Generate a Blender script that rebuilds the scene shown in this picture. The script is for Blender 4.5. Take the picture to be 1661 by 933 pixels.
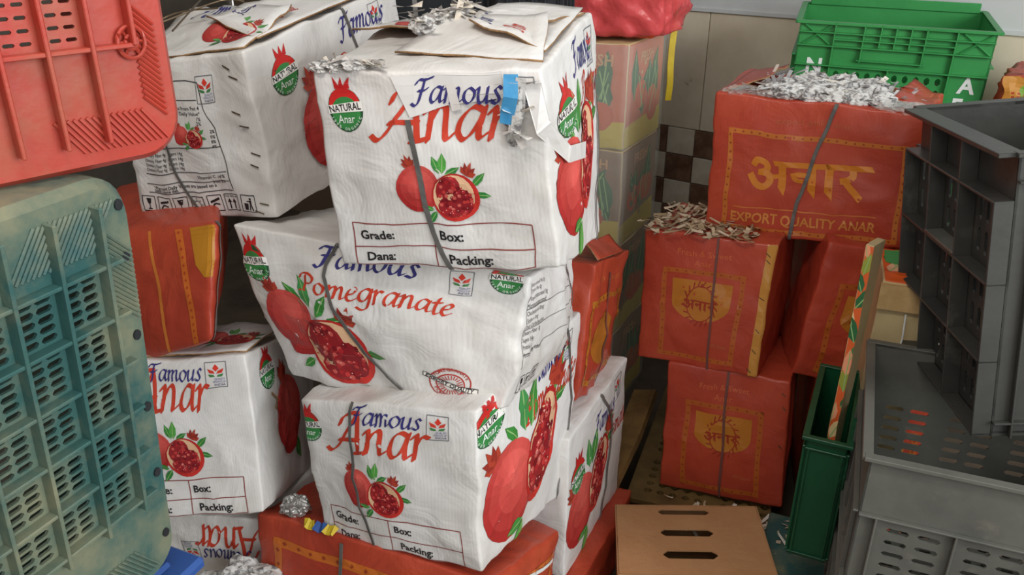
import bpy, bmesh, math, random
from bisect import bisect_right
from mathutils import Vector, Matrix, noise
random.seed(7)
for o in list(bpy.data.objects): bpy.data.objects.remove(o)
S = bpy.context.scene
COL = S.collection
# ------------------------------------------------------------------ camera
cam = bpy.data.cameras.new('camera'); camo = bpy.data.objects.new('camera', cam); COL.objects.link(camo)
cam.sensor_width = 36.0; cam.lens = 36.0*1350/1661; cam.clip_start = .02
camo.location = (0, 0, 1.56); camo.rotation_euler = (math.radians(65), 0, 0)
S.camera = camo
# ------------------------------------------------------------------ light
S.view_settings.view_transform = 'Standard'; S.view_settings.look = 'None'
S.view_settings.gamma = 1; S.view_settings.use_curve_mapping = False
S.view_settings.exposure = 0.36
wd = bpy.data.worlds.new('world'); S.world = wd; wd.use_nodes = True
bg = wd.node_tree.nodes['Background']; bg.inputs[0].default_value = (1.0, .985, .96, 1); bg.inputs[1].default_value = .85
def area(name, loc, target, sx, sy, power, col):
    l = bpy.data.lights.new(name, 'AREA'); l.shape = 'RECTANGLE'; l.size = sx; l.size_y = sy; l.energy = power; l.color = col
    o = bpy.data.objects.new(name, l); COL.objects.link(o); o.location = loc
    o.rotation_euler = (Vector(target)-Vector(loc)).to_track_quat('-Z', 'Y').to_euler(); return o
area('shop_front_daylight', (2.7, -1.0, 2.1), (0, 1.7, .7), 1.8, 1.6, 74, (.93, .97, 1))
area('overhead_area_light', (-.4, .5, 2.75), (-.1, 1.7, .6), 1.2, .3, 14, (1, .96, .9))  # weak warm area light from above, without a modelled fixture
# ------------------------------------------------------------------ helpers
def lin(c):
    c = c/255.0
    return c/12.92 if c <= .04045 else ((c+.055)/1.055)**2.4
def RGB(t): return (lin(t[0]), lin(t[1]), lin(t[2]), 1)
def mat(name, col, rough=.6, col2=None, nscale=6, bump=0, bscale=40, coat=0, metal=0, spec=.4, lo=.4, hi=.65, flute=0, col3=None, n3=3, lo3=.6, hi3=.75):
    m = bpy.data.materials.new(name); m.use_nodes = True; nt = m.node_tree; N = nt.nodes; L = nt.links
    b = N['Principled BSDF']; b.inputs['Base Color'].default_value = RGB(col); b.inputs['Roughness'].default_value = rough
    b.inputs['Metallic'].default_value = metal; b.inputs['Coat Weight'].default_value = coat; b.inputs['Coat Roughness'].default_value = .15
    b.inputs['Specular IOR Level'].default_value = spec
    tc = N.new('ShaderNodeTexCoord')
    prev = None
    def layer(a, c2, sc, l, h, det=6):
        nz = N.new('ShaderNodeTexNoise'); nz.inputs['Scale'].default_value = sc; nz.inputs['Detail'].default_value = det; nz.inputs['Roughness'].default_value = .65
        L.new(tc.outputs['Object'], nz.inputs['Vector'])
        r = N.new('ShaderNodeMapRange'); r.inputs[1].default_value = l; r.inputs[2].default_value = h
        L.new(nz.outputs['Fac'], r.inputs[0])
        mx = N.new('ShaderNodeMix'); mx.data_type = 'RGBA'; L.new(r.outputs[0], mx.inputs[0])
        if a is None: mx.inputs[6].default_value = RGB(col)
        else: L.new(a, mx.inputs[6])
        mx.inputs[7].default_value = RGB(c2); return mx.outputs[2]
    if col2: prev = layer(None, col2, nscale, lo, hi)
    if col3: prev = layer(prev, col3, n3, lo3, hi3, 9)
    if prev is not None: L.new(prev, b.inputs['Base Color'])
    h = None
    if bump:
        nz = N.new('ShaderNodeTexNoise'); nz.inputs['Scale'].default_value = bscale; nz.inputs['Detail'].default_value = 4; nz.inputs['Distortion'].default_value = .8 if bscale < 10 else 0
        L.new(tc.outputs['Object'], nz.inputs['Vector'])
        bp = N.new('ShaderNodeBump'); bp.inputs['Strength'].default_value = bump; bp.inputs['Distance'].default_value = .02 if bscale < 10 else .01
        L.new(nz.outputs['Fac'], bp.inputs['Height']); h = bp
    if flute:
        w = N.new('ShaderNodeTexWave'); w.inputs['Scale'].default_value = 17; w.inputs['Distortion'].default_value = .6; w.inputs['Detail'].default_value = 1
        L.new(tc.outputs['UV'], w.inputs['Vector'])
        bp = N.new('ShaderNodeBump'); bp.inputs['Strength'].default_value = flute; bp.inputs['Distance'].default_value = .002
        L.new(w.outputs['Fac'], bp.inputs['Height'])
        if h: L.new(h.outputs[0], bp.inputs['Normal'])
        h = bp
    if h: L.new(h.outputs[0], b.inputs['Normal'])
    return m
def ink_mat(name, rough, coat=0):
    m = bpy.data.materials.new(name); m.use_nodes = True; nt = m.node_tree; b = nt.nodes['Principled BSDF']
    a = nt.nodes.new('ShaderNodeAttribute'); a.attribute_name = 'Col'; nt.links.new(a.outputs['Color'], b.inputs['Base Color'])
    b.inputs['Roughness'].default_value = rough; b.inputs['Coat Weight'].default_value = coat; b.inputs['Specular IOR Level'].default_value = .4
    return m
def film_mat(name, tint, mix):
    m = bpy.data.materials.new(name); m.use_nodes = True; nt = m.node_tree; N = nt.nodes; L = nt.links
    b = N['Principled BSDF']; b.inputs['Base Color'].default_value = RGB(tint); b.inputs['Roughness'].default_value = .22
    t = N.new('ShaderNodeBsdfTransparent'); x = N.new('ShaderNodeMixShader')
    nz = N.new('ShaderNodeTexNoise'); nz.inputs['Scale'].default_value = 30; tc = N.new('ShaderNodeTexCoord'); L.new(tc.outputs['Object'], nz.inputs['Vector'])
    bp = N.new('ShaderNodeBump'); bp.inputs['Strength'].default_value = .5; bp.inputs['Distance'].default_value = .01; L.new(nz.outputs['Fac'], bp.inputs['Height']); L.new(bp.outputs[0], b.inputs['Normal'])
    x.inputs[0].default_value = mix
    L.new(t.outputs[0], x.inputs[1]); L.new(b.outputs[0], x.inputs[2]); L.new(x.outputs[0], N['Material Output'].inputs['Surface'])
    return m
MT = dict(
 white=mat('white_carton_board', (226, 224, 221), .48, (208, 204, 198), 5, bump=.4, bscale=9, flute=.05, col3=(176, 152, 120), n3=4.5, lo3=.66, hi3=.85),
 red=mat('red_carton_board', (182, 72, 48), .42, (166, 58, 40), 5, bump=.4, bscale=9, flute=.04, coat=.2),
 kraft=mat('kraft_board', (190, 146, 102), .7, (180, 134, 92), 8, bump=.12, bscale=60),
 kraftraw=mat('corrugated_inside', (164, 128, 88), .85, (120, 90, 60), 30, bump=.5, bscale=90),
 ink=ink_mat('printed_ink', .42), inkg=ink_mat('printed_ink_glossy', .4, .25), paper=ink_mat('loose_paper', .6),
 strap=mat('grey_strap', (104, 102, 98), .38, (84, 82, 80), 20, spec=.6),
 strapred=mat('dark_strap', (112, 70, 64), .4),
 staple=mat('staple_wire', (120, 104, 84), .35, metal=.8),
 redpl=mat('red_plastic', (180, 58, 44), .38, (172, 70, 56), 5, bump=.12, bscale=30, col3=(164, 104, 78), n3=6, lo3=.48, hi3=.74),
 teal=mat('teal_plastic', (52, 92, 90), .42, (64, 100, 94), 6, bump=.15, bscale=40, col3=(140, 138, 110), n3=7, lo3=.44, hi3=.72),
 green=mat('green_plastic', (58, 146, 78), .38, (50, 134, 70), 5, bump=.05, bscale=40),
 dgreen=mat('dark_green_plastic', (26, 82, 52), .32, (20, 70, 46), 6),
 grey=mat('grey_plastic', (100, 100, 93), .32, (84, 84, 79), 5, bump=.06, bscale=50, col3=(126, 122, 108), n3=9, lo3=.58, hi3=.8),
 dgrey=mat('charcoal_plastic', (64, 64, 60), .36, (54, 54, 52), 6, bump=.06, bscale=50, col3=(104, 100, 90), n3=9, lo3=.6, hi3=.82),
 black=mat('black_plastic', (44, 47, 50), .45, (36, 38, 42), 6),
 blue=mat('blue_plastic', (48, 84, 150), .4),
 wallt=mat('beige_wall_tile', (228, 216, 194), .35, (212, 198, 174), 3, col3=(120, 84, 56), n3=6, lo3=.66, hi3=.74, bump=.05, bscale=20),
 mosd=mat('brown_mosaic_tile', (102, 74, 58), .35, (134, 104, 84), 14), mosl=mat('cream_mosaic_tile', (216, 208, 192), .35, (198, 186, 166), 10),
 grout=mat('tile_grout', (126, 108, 88), .9), panel=mat('painted_panel', (202, 204, 204), .5, (190, 192, 192), 3, col3=(90, 88, 86), n3=14, lo3=.74, hi3=.78),
 steel=mat('steel_strip', (150, 148, 144), .4, metal=.4),
 floor=mat('dusty_floor', (92, 80, 66), .8, (70, 60, 50), 5, bump=.3, bscale=20),
 pallet=mat('brown_pallet_plastic', (124, 100, 58), .55, (100, 80, 48), 9, bump=.1), wood=mat('plank_wood', (150, 116, 68), .7, (120, 90, 52), 14, bump=.2),
 woodl=mat('pale_wood', (206, 174, 122), .6, (188, 152, 100), 16),
 film=film_mat('clear_film', (225, 228, 222), .27), pinkfilm=film_mat('pink_film', (232, 92, 96), .72),
 sidewall=mat('dark_backdrop_wall', (112, 104, 94), .8, (96, 88, 80), 3), yellow=mat('yellow_ribbon', (214, 190, 52), .4, (196, 168, 40), 20), tape=mat('blue_tape', (60, 142, 196), .35, (84, 160, 206), 30),
 foil=mat('silver_foil', (170, 168, 164), .28, metal=.7, bump=.6, bscale=60), newsprint=mat('newsprint', (206, 204, 200), .7, (120, 118, 118), 70, lo=.5, hi=.6, bump=.5, bscale=40), white2=mat('white_paint', (226, 230, 226), .5),
)
def mk(name, me, m=None, parent=None):
    o = bpy.data.objects.new(name, me); COL.objects.link(o)
    if m: 
        for x in (m if isinstance(m, (list, tuple)) else [m]): me.materials.append(MT[x])
    if parent: o.parent = parent; o.matrix_parent_inverse = Matrix.Identity(4); 
    return o
def tag(o, label, cat, group=None, kind=None):
    o['label'] = label; o['category'] = cat
    if group: o['group'] = group
    if kind: o['kind'] = kind
    return o
def thing(name, loc, label, cat, group=None, rot=None):
    o = bpy.data.objects.new(name, None); COL.objects.link(o); o.empty_display_size = .05
    if rot is not None: o.matrix_world = Matrix.Translation(loc) @ rot.to_4x4()
    else: o.location = loc
    return tag(o, label, cat, group)
def fin(bm, name, m, parent=None, smooth=False, off=None):
    if off is not None: bmesh.ops.translate(bm, verts=bm.verts, vec=-Vector(off))
    me = bpy.data.meshes.new(name); bmesh.ops.recalc_face_normals(bm, faces=bm.faces); bm.to_mesh(me); bm.free()
    if smooth: me.polygons.foreach_set('use_smooth', [True]*len(me.polygons))
    return mk(name, me, m, parent)
def bx(bm, c, s, M=None, bev=0):
    r = bmesh.ops.create_cube(bm, size=1); vs = r['verts']
    for v in vs:
        v.co = Vector((v.co.x*s[0]+c[0], v.co.y*s[1]+c[1], v.co.z*s[2]+c[2]))
    if bev:
        es = list({e for v in vs for e in v.link_edges}); r2 = bmesh.ops.bevel(bm, geom=es, offset=bev, segments=1, affect='EDGES'); vs = r2['verts']
    if M is not None:
        for v in vs: v.co = M @ v.co
    return vs
def panel(bm, us, vs, hole, t, M):
    """plate in local xy with one round-ended hole per cell where hole(i,j) gives (fx,fy) fractions; thickness t along +z"""
    V = {}
    fs = []
    def vt(x, y):
        k = (round(x, 6), round(y, 6))
        if k not in V: V[k] = bm.verts.new((x, y, 0))
        return V[k]
    for i in range(len(us)-1):
        for j in range(len(vs)-1):
            x0, x1, y0, y1 = us[i], us[i+1], vs[j], vs[j+1]
            c = [vt(x0, y0), vt(x1, y0), vt(x1, y1), vt(x0, y1)]
            h = hole(i, j) if hole else None
            if not h: fs.append(bm.faces.new(c)); continue
            cx, cy = (x0+x1)/2, (y0+y1)/2; a, b = (x1-x0)*h[0]/2, (y1-y0)*h[1]/2; k = min(a, b)*.75
            o = [vt(cx-a+k, cy-b), vt(cx+a-k, cy-b), vt(cx+a, cy-b+k), vt(cx+a, cy+b-k), vt(cx+a-k, cy+b), vt(cx-a+k, cy+b), vt(cx-a, cy+b-k), vt(cx-a, cy-b+k)]
            for q in range(4):
                A, B = c[q], c[(q+1) % 4]; p, r, n = o[2*q], o[2*q+1], o[(2*q+2) % 8]
                fs.append(bm.faces.new((A, B, r, p))); fs.append(bm.faces.new((B, n, r)))
    r = bmesh.ops.extrude_face_region(bm, geom=fs)
    nv = [g for g in r['geom'] if isinstance(g, bmesh.types.BMVert)]
    for v in nv: v.co.z += t
    for v in list(V.values())+nv: v.co = M @ v.co
def frame(o, ax, ay, az): return Matrix(((ax[0], ay[0], az[0], o[0]), (ax[1], ay[1], az[1], o[1]), (ax[2], ay[2], az[2], o[2]), (0, 0, 0, 1)))
def ribbon(bm, pts, nrm, w, t=.0012):
    """flat band through pts with normals nrm"""
    prev = None; n = len(pts)
    for i in range(n):
        tg = (pts[min(i+1, n-1)]-pts[max(i-1, 0)]).normalized(); s = tg.cross(nrm[i]).normalized()*(w/2); u = nrm[i].normalized()*t
        p = pts[i]
        ring = [bm.verts.new(p-s), bm.verts.new(p+s), bm.verts.new(p+s+u), bm.verts.new(p-s+u)]
        if prev:
            for k in range(4): bm.faces.new((prev[k], prev[(k+1) % 4], ring[(k+1) % 4], ring[k]))
        else: bm.faces.new(ring[::-1])
        prev = ring
    bm.faces.new(prev)
def tube(bm, pts, r, seg=6):
    prev = None; n = len(pts)
    for i in range(n):
        tg = (pts[min(i+1, n-1)]-pts[max(i-1, 0)]).normalized(); a = tg.orthogonal().normalized() if abs(tg.z) > .9 else tg.cross(Vector((0, 0, 1))).normalized(); b = tg.cross(a)
        ring = [bm.verts.new(pts[i]+(a*math.cos(2*math.pi*k/seg)+b*math.sin(2*math.pi*k/seg))*r) for k in range(seg)]
        if prev:
            for k in range(seg): bm.faces.new((prev[k], prev[(k+1) % seg], ring[(k+1) % seg], ring[k]))
        else: bm.faces.new(ring[::-1])
        prev = ring
    bm.faces.new(prev)
# ------------------------------------------------------------------ cartons
KEYS = [(x, y, z) for z in (-1, 1) for y in (-1, 1) for x in (-1, 1)]
def cr(pts, n=5):
    """catmull-rom through 2d/3d points"""
    out = []
    P = [pts[0]]+list(pts)+[pts[-1]]
    for i in range(1, len(P)-2):
        for k in range(n):
            t = k/n; o = []
            for d in range(len(pts[0])):
                a, b, c, e = P[i-1][d], P[i][d], P[i+1][d], P[i+2][d]
                o.append(.5*(2*b+(c-a)*t+(2*a-5*b+4*c-e)*t*t+(3*b-a-3*c+e)*t**3))
            out.append(tuple(o))
    out.append(tuple(pts[-1])); return out
FAX = {'F': (1, -1), 'B': (1, 1), 'L': (0, -1), 'R': (0, 1), 'T': (2, 1), 'D': (2, -1)}
class Carton:
    def __init__(s, name, corners, label, group, material, bulge=.04, amp=.004, seed=0, rnd=.035, N=26, fb={}, cat='carton', flip=False):
        s.c = [Vector(p) for p in corners]; s.bulge = bulge; s.amp = amp; s.seed = seed; s.fb = fb; s.flip = flip
        base = sum(s.c[:4], Vector())/4; s.base = base
        s.root = thing(name, base, label, cat, group)
        g = [0, rnd*.25, rnd*.5]+[rnd*.5+(1-rnd)*k/(N-4) for k in range(1, N-4)]+[1-rnd*.5, 1-rnd*.25, 1]
        s.g = g; s.rnd = rnd; n = len(g); s.grid = {}
        V = {}; verts = []; faces = []; uvs = []
        for f in FAX:
            G = []
            for i in range(n):
                row = []
                for j in range(n): row.append(s.pt(f, g[i], g[j]))
                G.append(row)
            s.grid[f] = G
            ids = []
            for i in range(n):
                r = []
                for j in range(n):
                    p = G[i][j]; k = (round(p.x, 5), round(p.y, 5), round(p.z, 5))
                    if k not in V: V[k] = len(verts); verts.append(p-base)
                    r.append(V[k])
                ids.append(r)
            for i in range(n-1):
                for j in range(n-1):
                    q = [ids[i][j], ids[i][j+1], ids[i+1][j+1], ids[i+1][j]]
                    if len(set(q)) < 4: continue
                    faces.append(q); uvs += [(g[i], g[j]), (g[i], g[j+1]), (g[i+1], g[j+1]), (g[i+1], g[j])]
        me = bpy.data.meshes.new('body'); me.from_pydata(verts, [], faces)
        uv = me.uv_layers.new(); uv.data.foreach_set('uv', [x for p in uvs for x in p])
        bm = bmesh.new(); bm.from_mesh(me); bmesh.ops.recalc_face_normals(bm, faces=bm.faces); bm.to_mesh(me); bm.free()
        me.polygons.foreach_set('use_smooth', [True]*len(me.polygons))
        s.body = mk('body', me, material, s.root)
        s.asp = {}
        for f in FAX:
            w = (s.at(f, .9, .5)-s.at(f, .1, .5)).length; h = (s.at(f, .5, .9)-s.at(f, .5, .1)).length; s.asp[f] = w/h
        s.m = material
    def q(s, f, u, v):
        if f == 'F': return [2*u-1, -1, 1-2*v]
        if f == 'B': return [1-2*u, 1, 1-2*v]
        if f == 'R': return [1, 2*u-1, 1-2*v]
        if f == 'L': return [-1, 1-2*u, 1-2*v]
        if f == 'T': return [2*u-1, 1-2*v, 1]
        return [2*u-1, 2*v-1, -1]
    def pt(s, f, u, v):
        q = s.q(f, u, v); r = s.rnd
        inn = [max(-1+r, min(1-r, a)) for a in q]; d = [a-b for a, b in zip(q, inn)]; L = math.sqrt(sum(x*x for x in d)) or 1
        q = [b+x/L*r for b, x in zip(inn, d)]
        o = list(q)
        for a in range(3):
            b, c = (a+1) % 3, (a+2) % 3
            key = {(0, 0): 'L', (0, 1): 'R', (1, 0): 'F', (1, 1): 'B', (2, 0): 'D', (2, 1): 'T'}[(a, 1 if q[a] > 0 else 0)]
            k = s.fb.get(key, s.bulge if a < 2 else s.bulge*.3)
            o[a] = q[a]*(1+k*(1-q[b]**2)*(1-q[c]**2))
        p = Vector()
        for kx, cc in zip(KEYS, s.c):
            p += cc*((1+kx[0]*o[0])*(1+kx[1]*o[1])*(1+kx[2]*o[2])/8)
        a = s.amp
        if a:
            of = Vector((s.seed*3.7, s.seed*1.3, 5.1))
            p = p+noise.noise_vector(p*9+of)*a*1.6+noise.noise_vector(p*24+of)*a*.6
            rg = 1-abs(noise.noise(p*13+of*2)); p = p+(p-s.base-Vector((0, 0, .16))).normalized()*(rg**6)*a*1.3
        return p
    def at(s, f, u, v, off=0.0):
        g = s.g; n = len(g)
        u = min(max(u, 0), 1); v = min(max(v, 0), 1)
        i = min(max(bisect_right(g, u)-1, 0), n-2); j = min(max(bisect_right(g, v)-1, 0), n-2); G = s.grid[f]
        a = (u-g[i])/(g[i+1]-g[i]); b = (v-g[j])/(g[j+1]-g[j])
        p = (G[i][j]*(1-a)+G[i+1][j]*a)*(1-b)+(G[i][j+1]*(1-a)+G[i+1][j+1]*a)*b
        if off: p = p+s.nrm(f, u, v)*off
        return p
    def nrm(s, f, u, v):
        g = s.g; n = len(g); i = min(max(bisect_right(g, u)-1, 0), n-2); j = min(max(bisect_right(g, v)-1, 0), n-2); G = s.grid[f]
        a = G[i+1][j]+G[i+1][j+1]-G[i][j]-G[i][j+1]; b = G[i][j+1]+G[i+1][j+1]-G[i][j]-G[i+1][j]
        q = b.cross(a); 
        if q.length < 1e-12: q = G[i][j]-s.base-Vector((0, 0, .15))
        q.normalize()
        return q
    def strap(s, path, w=.007, m='strap', off=.0025, name='strap'):
        """path of (face,u,v) along which a packing strap lies"""
        pts = []; nr = []
        if len({p[0] for p in path}) == 1 and len(path) > 2: path = [(path[0][0], a, b) for a, b in cr([p[1:] for p in path], 4)]
        for k in range(len(path)-1):
            f, u0, v0 = path[k]; f2, u1, v1 = path[k+1]
            if f != f2: continue
            m9 = 9 if len(path) < 6 else 3
            for t in range(m9 if k < len(path)-2 else m9+1):
                a = t/m9; u = u0+(u1-u0)*a; v = v0+(v1-v0)*a
                pts.append(s.at(f, u, v, off)-s.base); nr.append(s.nrm(f, u, v))
        bm = bmesh.new(); ribbon(bm, pts, nr, w); return fin(bm, name, m, s.root)
    def staples(s, lst, L=.016):
        for f, u, v, ang in lst:
            p = s.at(f, u, v, .001)-s.base; du = (s.at(f, min(u+.02, 1), v)-s.at(f, max(u-.02, 0), v)).normalized(); dv = (s.at(f, u, min(1, v+.02))-s.at(f, u, max(v-.02, 0))).normalized()
            d = du*math.cos(ang)+dv*math.sin(ang); bm = bmesh.new(); ribbon(bm, [p-d*L/2, p, p+d*L/2], [s.nrm(f, u, v)]*3, .0022, .0012); fin(bm, 'staple', 'staple', s.body)
class Ink:
    """printed artwork: convex pieces laid on the carton skin"""
    def __init__(s, c): s.c = c; s.v = []; s.f = []; s.col = []
    def poly(s, f, P, col, layer=0):
        g = s.c.g; n = len(g)
        if s.c.flip: P = [(1-a, 1-b) for a, b in P]
        us = [p[0] for p in P]; vs = [p[1] for p in P]
        if max(us) <= 0 or min(us) >= 1 or max(vs) <= 0 or min(vs) >= 1: return
        i0 = max(bisect_right(g, min(us))-1, 0); i1 = min(bisect_right(g, max(us))-1, n-2); j0 = max(bisect_right(g, min(vs))-1, 0); j1 = min(bisect_right(g, max(vs))-1, n-2)
        s.k = getattr(s, 'k', 0)+1; off = .0007+layer*.0003+(s.k % 9)*.00003
        inside = min(us) >= 0 and max(us) <= 1 and min(vs) >= 0 and max(vs) <= 1
        for i in range(i0, i1+1):
            A = P if (i0 == i1 and inside) else clip(clip(P, 0, g[i], 1), 0, g[i+1], -1)
            if len(A) < 3: continue
            for j in range(j0, j1+1):
                B = A if (j0 == j1 and inside) else clip(clip(A, 1, g[j], 1), 1, g[j+1], -1)
                if len(B) < 3: continue
                k = len(s.v); nn = s.c.nrm(f, (g[i]+g[i+1])/2, (g[j]+g[j+1])/2)*off
                G = s.c.grid[f]; du = g[i+1]-g[i]; dv = g[j+1]-g[j]
                for (u, v) in B:
                    a = (u-g[i])/du; b = (v-g[j])/dv
                    s.v.append((G[i][j]*(1-a)+G[i+1][j]*a)*(1-b)+(G[i][j+1]*(1-a)+G[i+1][j+1]*a)*b+nn-s.c.base)
                    cc = col(1-u, 1-v) if (callable(col) and s.c.flip) else (col(u, v) if callable(col) else col)
                    s.col.append(cc)
                s.f.append(list(range(k, k+len(B))))
    def done(s, name):
        if not s.f: return
        me = bpy.data.meshes.new(name); me.from_pydata(s.v, [], s.f)
        at = me.color_attributes.new('Col', 'FLOAT_COLOR', 'POINT'); at.data.foreach_set('color', [x for c in s.col for x in RGB(c)])
        mk(name, me, 'inkg' if s.c.m == 'red' else 'ink', s.c.body); s.v = []; s.f = []; s.col = []
def clip(P, ax, val, sg):
    out = []; n = len(P)
    for k in range(n):
        a, b = P[k], P[(k+1) % n]; da = (a[ax]-val)*sg; db = (b[ax]-val)*sg
        if da >= 0: out.append(a)
        if (da > 0 > db) or (da < 0 < db):
            t = da/(da-db); out.append((a[0]+(b[0]-a[0])*t, a[1]+(b[1]-a[1])*t))
    return out
def hull(P):
    P = sorted(set((round(a, 6), round(b, 6)) for a, b in P))
    if len(P) < 3: return P
    def half(Q):
        h = []
        for p in Q:
            while len(h) > 1 and (h[-1][0]-h[-2][0])*(p[1]-h[-2][1])-(h[-1][1]-h[-2][1])*(p[0]-h[-2][0]) <= 0: h.pop()
            h.append(p)
        return h[:-1]
    return half(P)+half(P[::-1])
_tc = {}
def text_tris(s, bold=.0):
    k = (s, bold)
    if k in _tc: return _tc[k]
    cu = bpy.data.curves.new('t', 'FONT'); cu.body = s; cu.offset = bold; cu.resolution_u = 2
    o = bpy.data.objects.new('t', cu); COL.objects.link(o); dg = bpy.context.evaluated_depsgraph_get(); dg.update()
    e = o.evaluated_get(dg); me = e.to_mesh(); me.calc_loop_triangles()
    V = [(v.co.x, v.co.y) for v in me.vertices]; T = [[V[i] for i in t.vertices] for t in me.loop_triangles]
    e.to_mesh_clear(); bpy.data.objects.remove(o); bpy.data.curves.remove(cu)
    xs = [p[0] for t in T for p in t] or [0, 1]
    _tc[k] = (T, min(xs), max(xs)); return _tc[k]
GL = {
 'a': (.98, [[(.78, .9), (.5, 1.0), (.2, .72), (.1, .3), (.25, .03), (.5, .18), (.72, .6), (.8, .95)], [(.82, 1.0), (.72, .35), (.78, .05), (1.0, .22)]]),
 'm': (1.22, [[(-.02, .82), (.15, .98), (.15, .6), (.1, 0)], [(.12, .5), (.35, .93), (.53, .93), (.53, .5), (.48, 0)], [(.5, .5), (.74, .93), (.94, .93), (.93, .4), (.97, .05), (1.18, .22)]]),
 'n': (.9, [[(-.02, .82), (.15, .98), (.15, .6), (.1, 0)], [(.12, .5), (.36, .93), (.58, .95), (.6, .4), (.64, .05), (.86, .22)]]),
 'o': (.86, [[(.45, 1), (.16, .76), (.1, .3), (.34, 0), (.64, .24), (.73, .7), (.45, 1)]]),
 'u': (.95, [[(-.02, .82), (.14, .98), (.1, .4), (.2, .05), (.4, .1), (.66, .55), (.7, 1.0)], [(.7, 1), (.64, .3), (.7, .05), (.92, .22)]]),
 's': (.68, [[(.6, .86), (.42, 1.0), (.22, .8), (.36, .55), (.5, .28), (.36, .03), (.04, .12)]]),
 'r': (.66, [[(-.02, .82), (.15, .98), (.14, .5), (.1, 0)], [(.13, .52), (.36, .93), (.6, .9)]]),
 'e': (.74, [[(.14, .48), (.5, .6), (.6, .85), (.4, 1), (.16, .72), (.1, .3), (.3, 0), (.66, .22)]]),
 'g': (.95, [[(.78, .9), (.5, 1.0), (.2, .72), (.1, .35), (.25, .1), (.5, .2), (.72, .6), (.8, .95)], [(.82, 1.0), (.76, .2), (.62, -.4), (.3, -.6), (.0, -.42)]]),
 't': (.56, [[(.3, 1.35), (.22, .5), (.26, .06), (.52, .18)], [(.02, .96), (.3, .98), (.52, 1.02)]]),
 'F': (1.02, [[(.62, 1.48), (.48, .8), (.36, .15), (.16, -.12), (-.08, .02)], [(.06, 1.2), (.26, 1.46), (.66, 1.44), (1.18, 1.6)], [(.26, .8), (.6, .8), (.86, .94)]]),
 'A': (1.22, [[(-.38, .1), (-.16, .0), (.22, .42), (.6, 1.1), (.84, 1.56)], [(.84, 1.56), (.92, .8), (1.0, .02)], [(.16, .52), (.55, .55), (.98, .55)], [(.8, 0), (1.04, .02), (1.26, .06)], [(.16, 1.12), (.3, 1.4), (.56, 1.54), (.86, 1.56)]]),
 'P': (.98, [[(.5, 1.4), (.38, .7), (.26, .05), (.0, -.05)], [(.02, 1.1), (.2, 1.42), (.66, 1.55), (1.0, 1.28), (.82, .86), (.42, .72)], [(-.04, 0), (.5, .02)]]),
}
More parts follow.
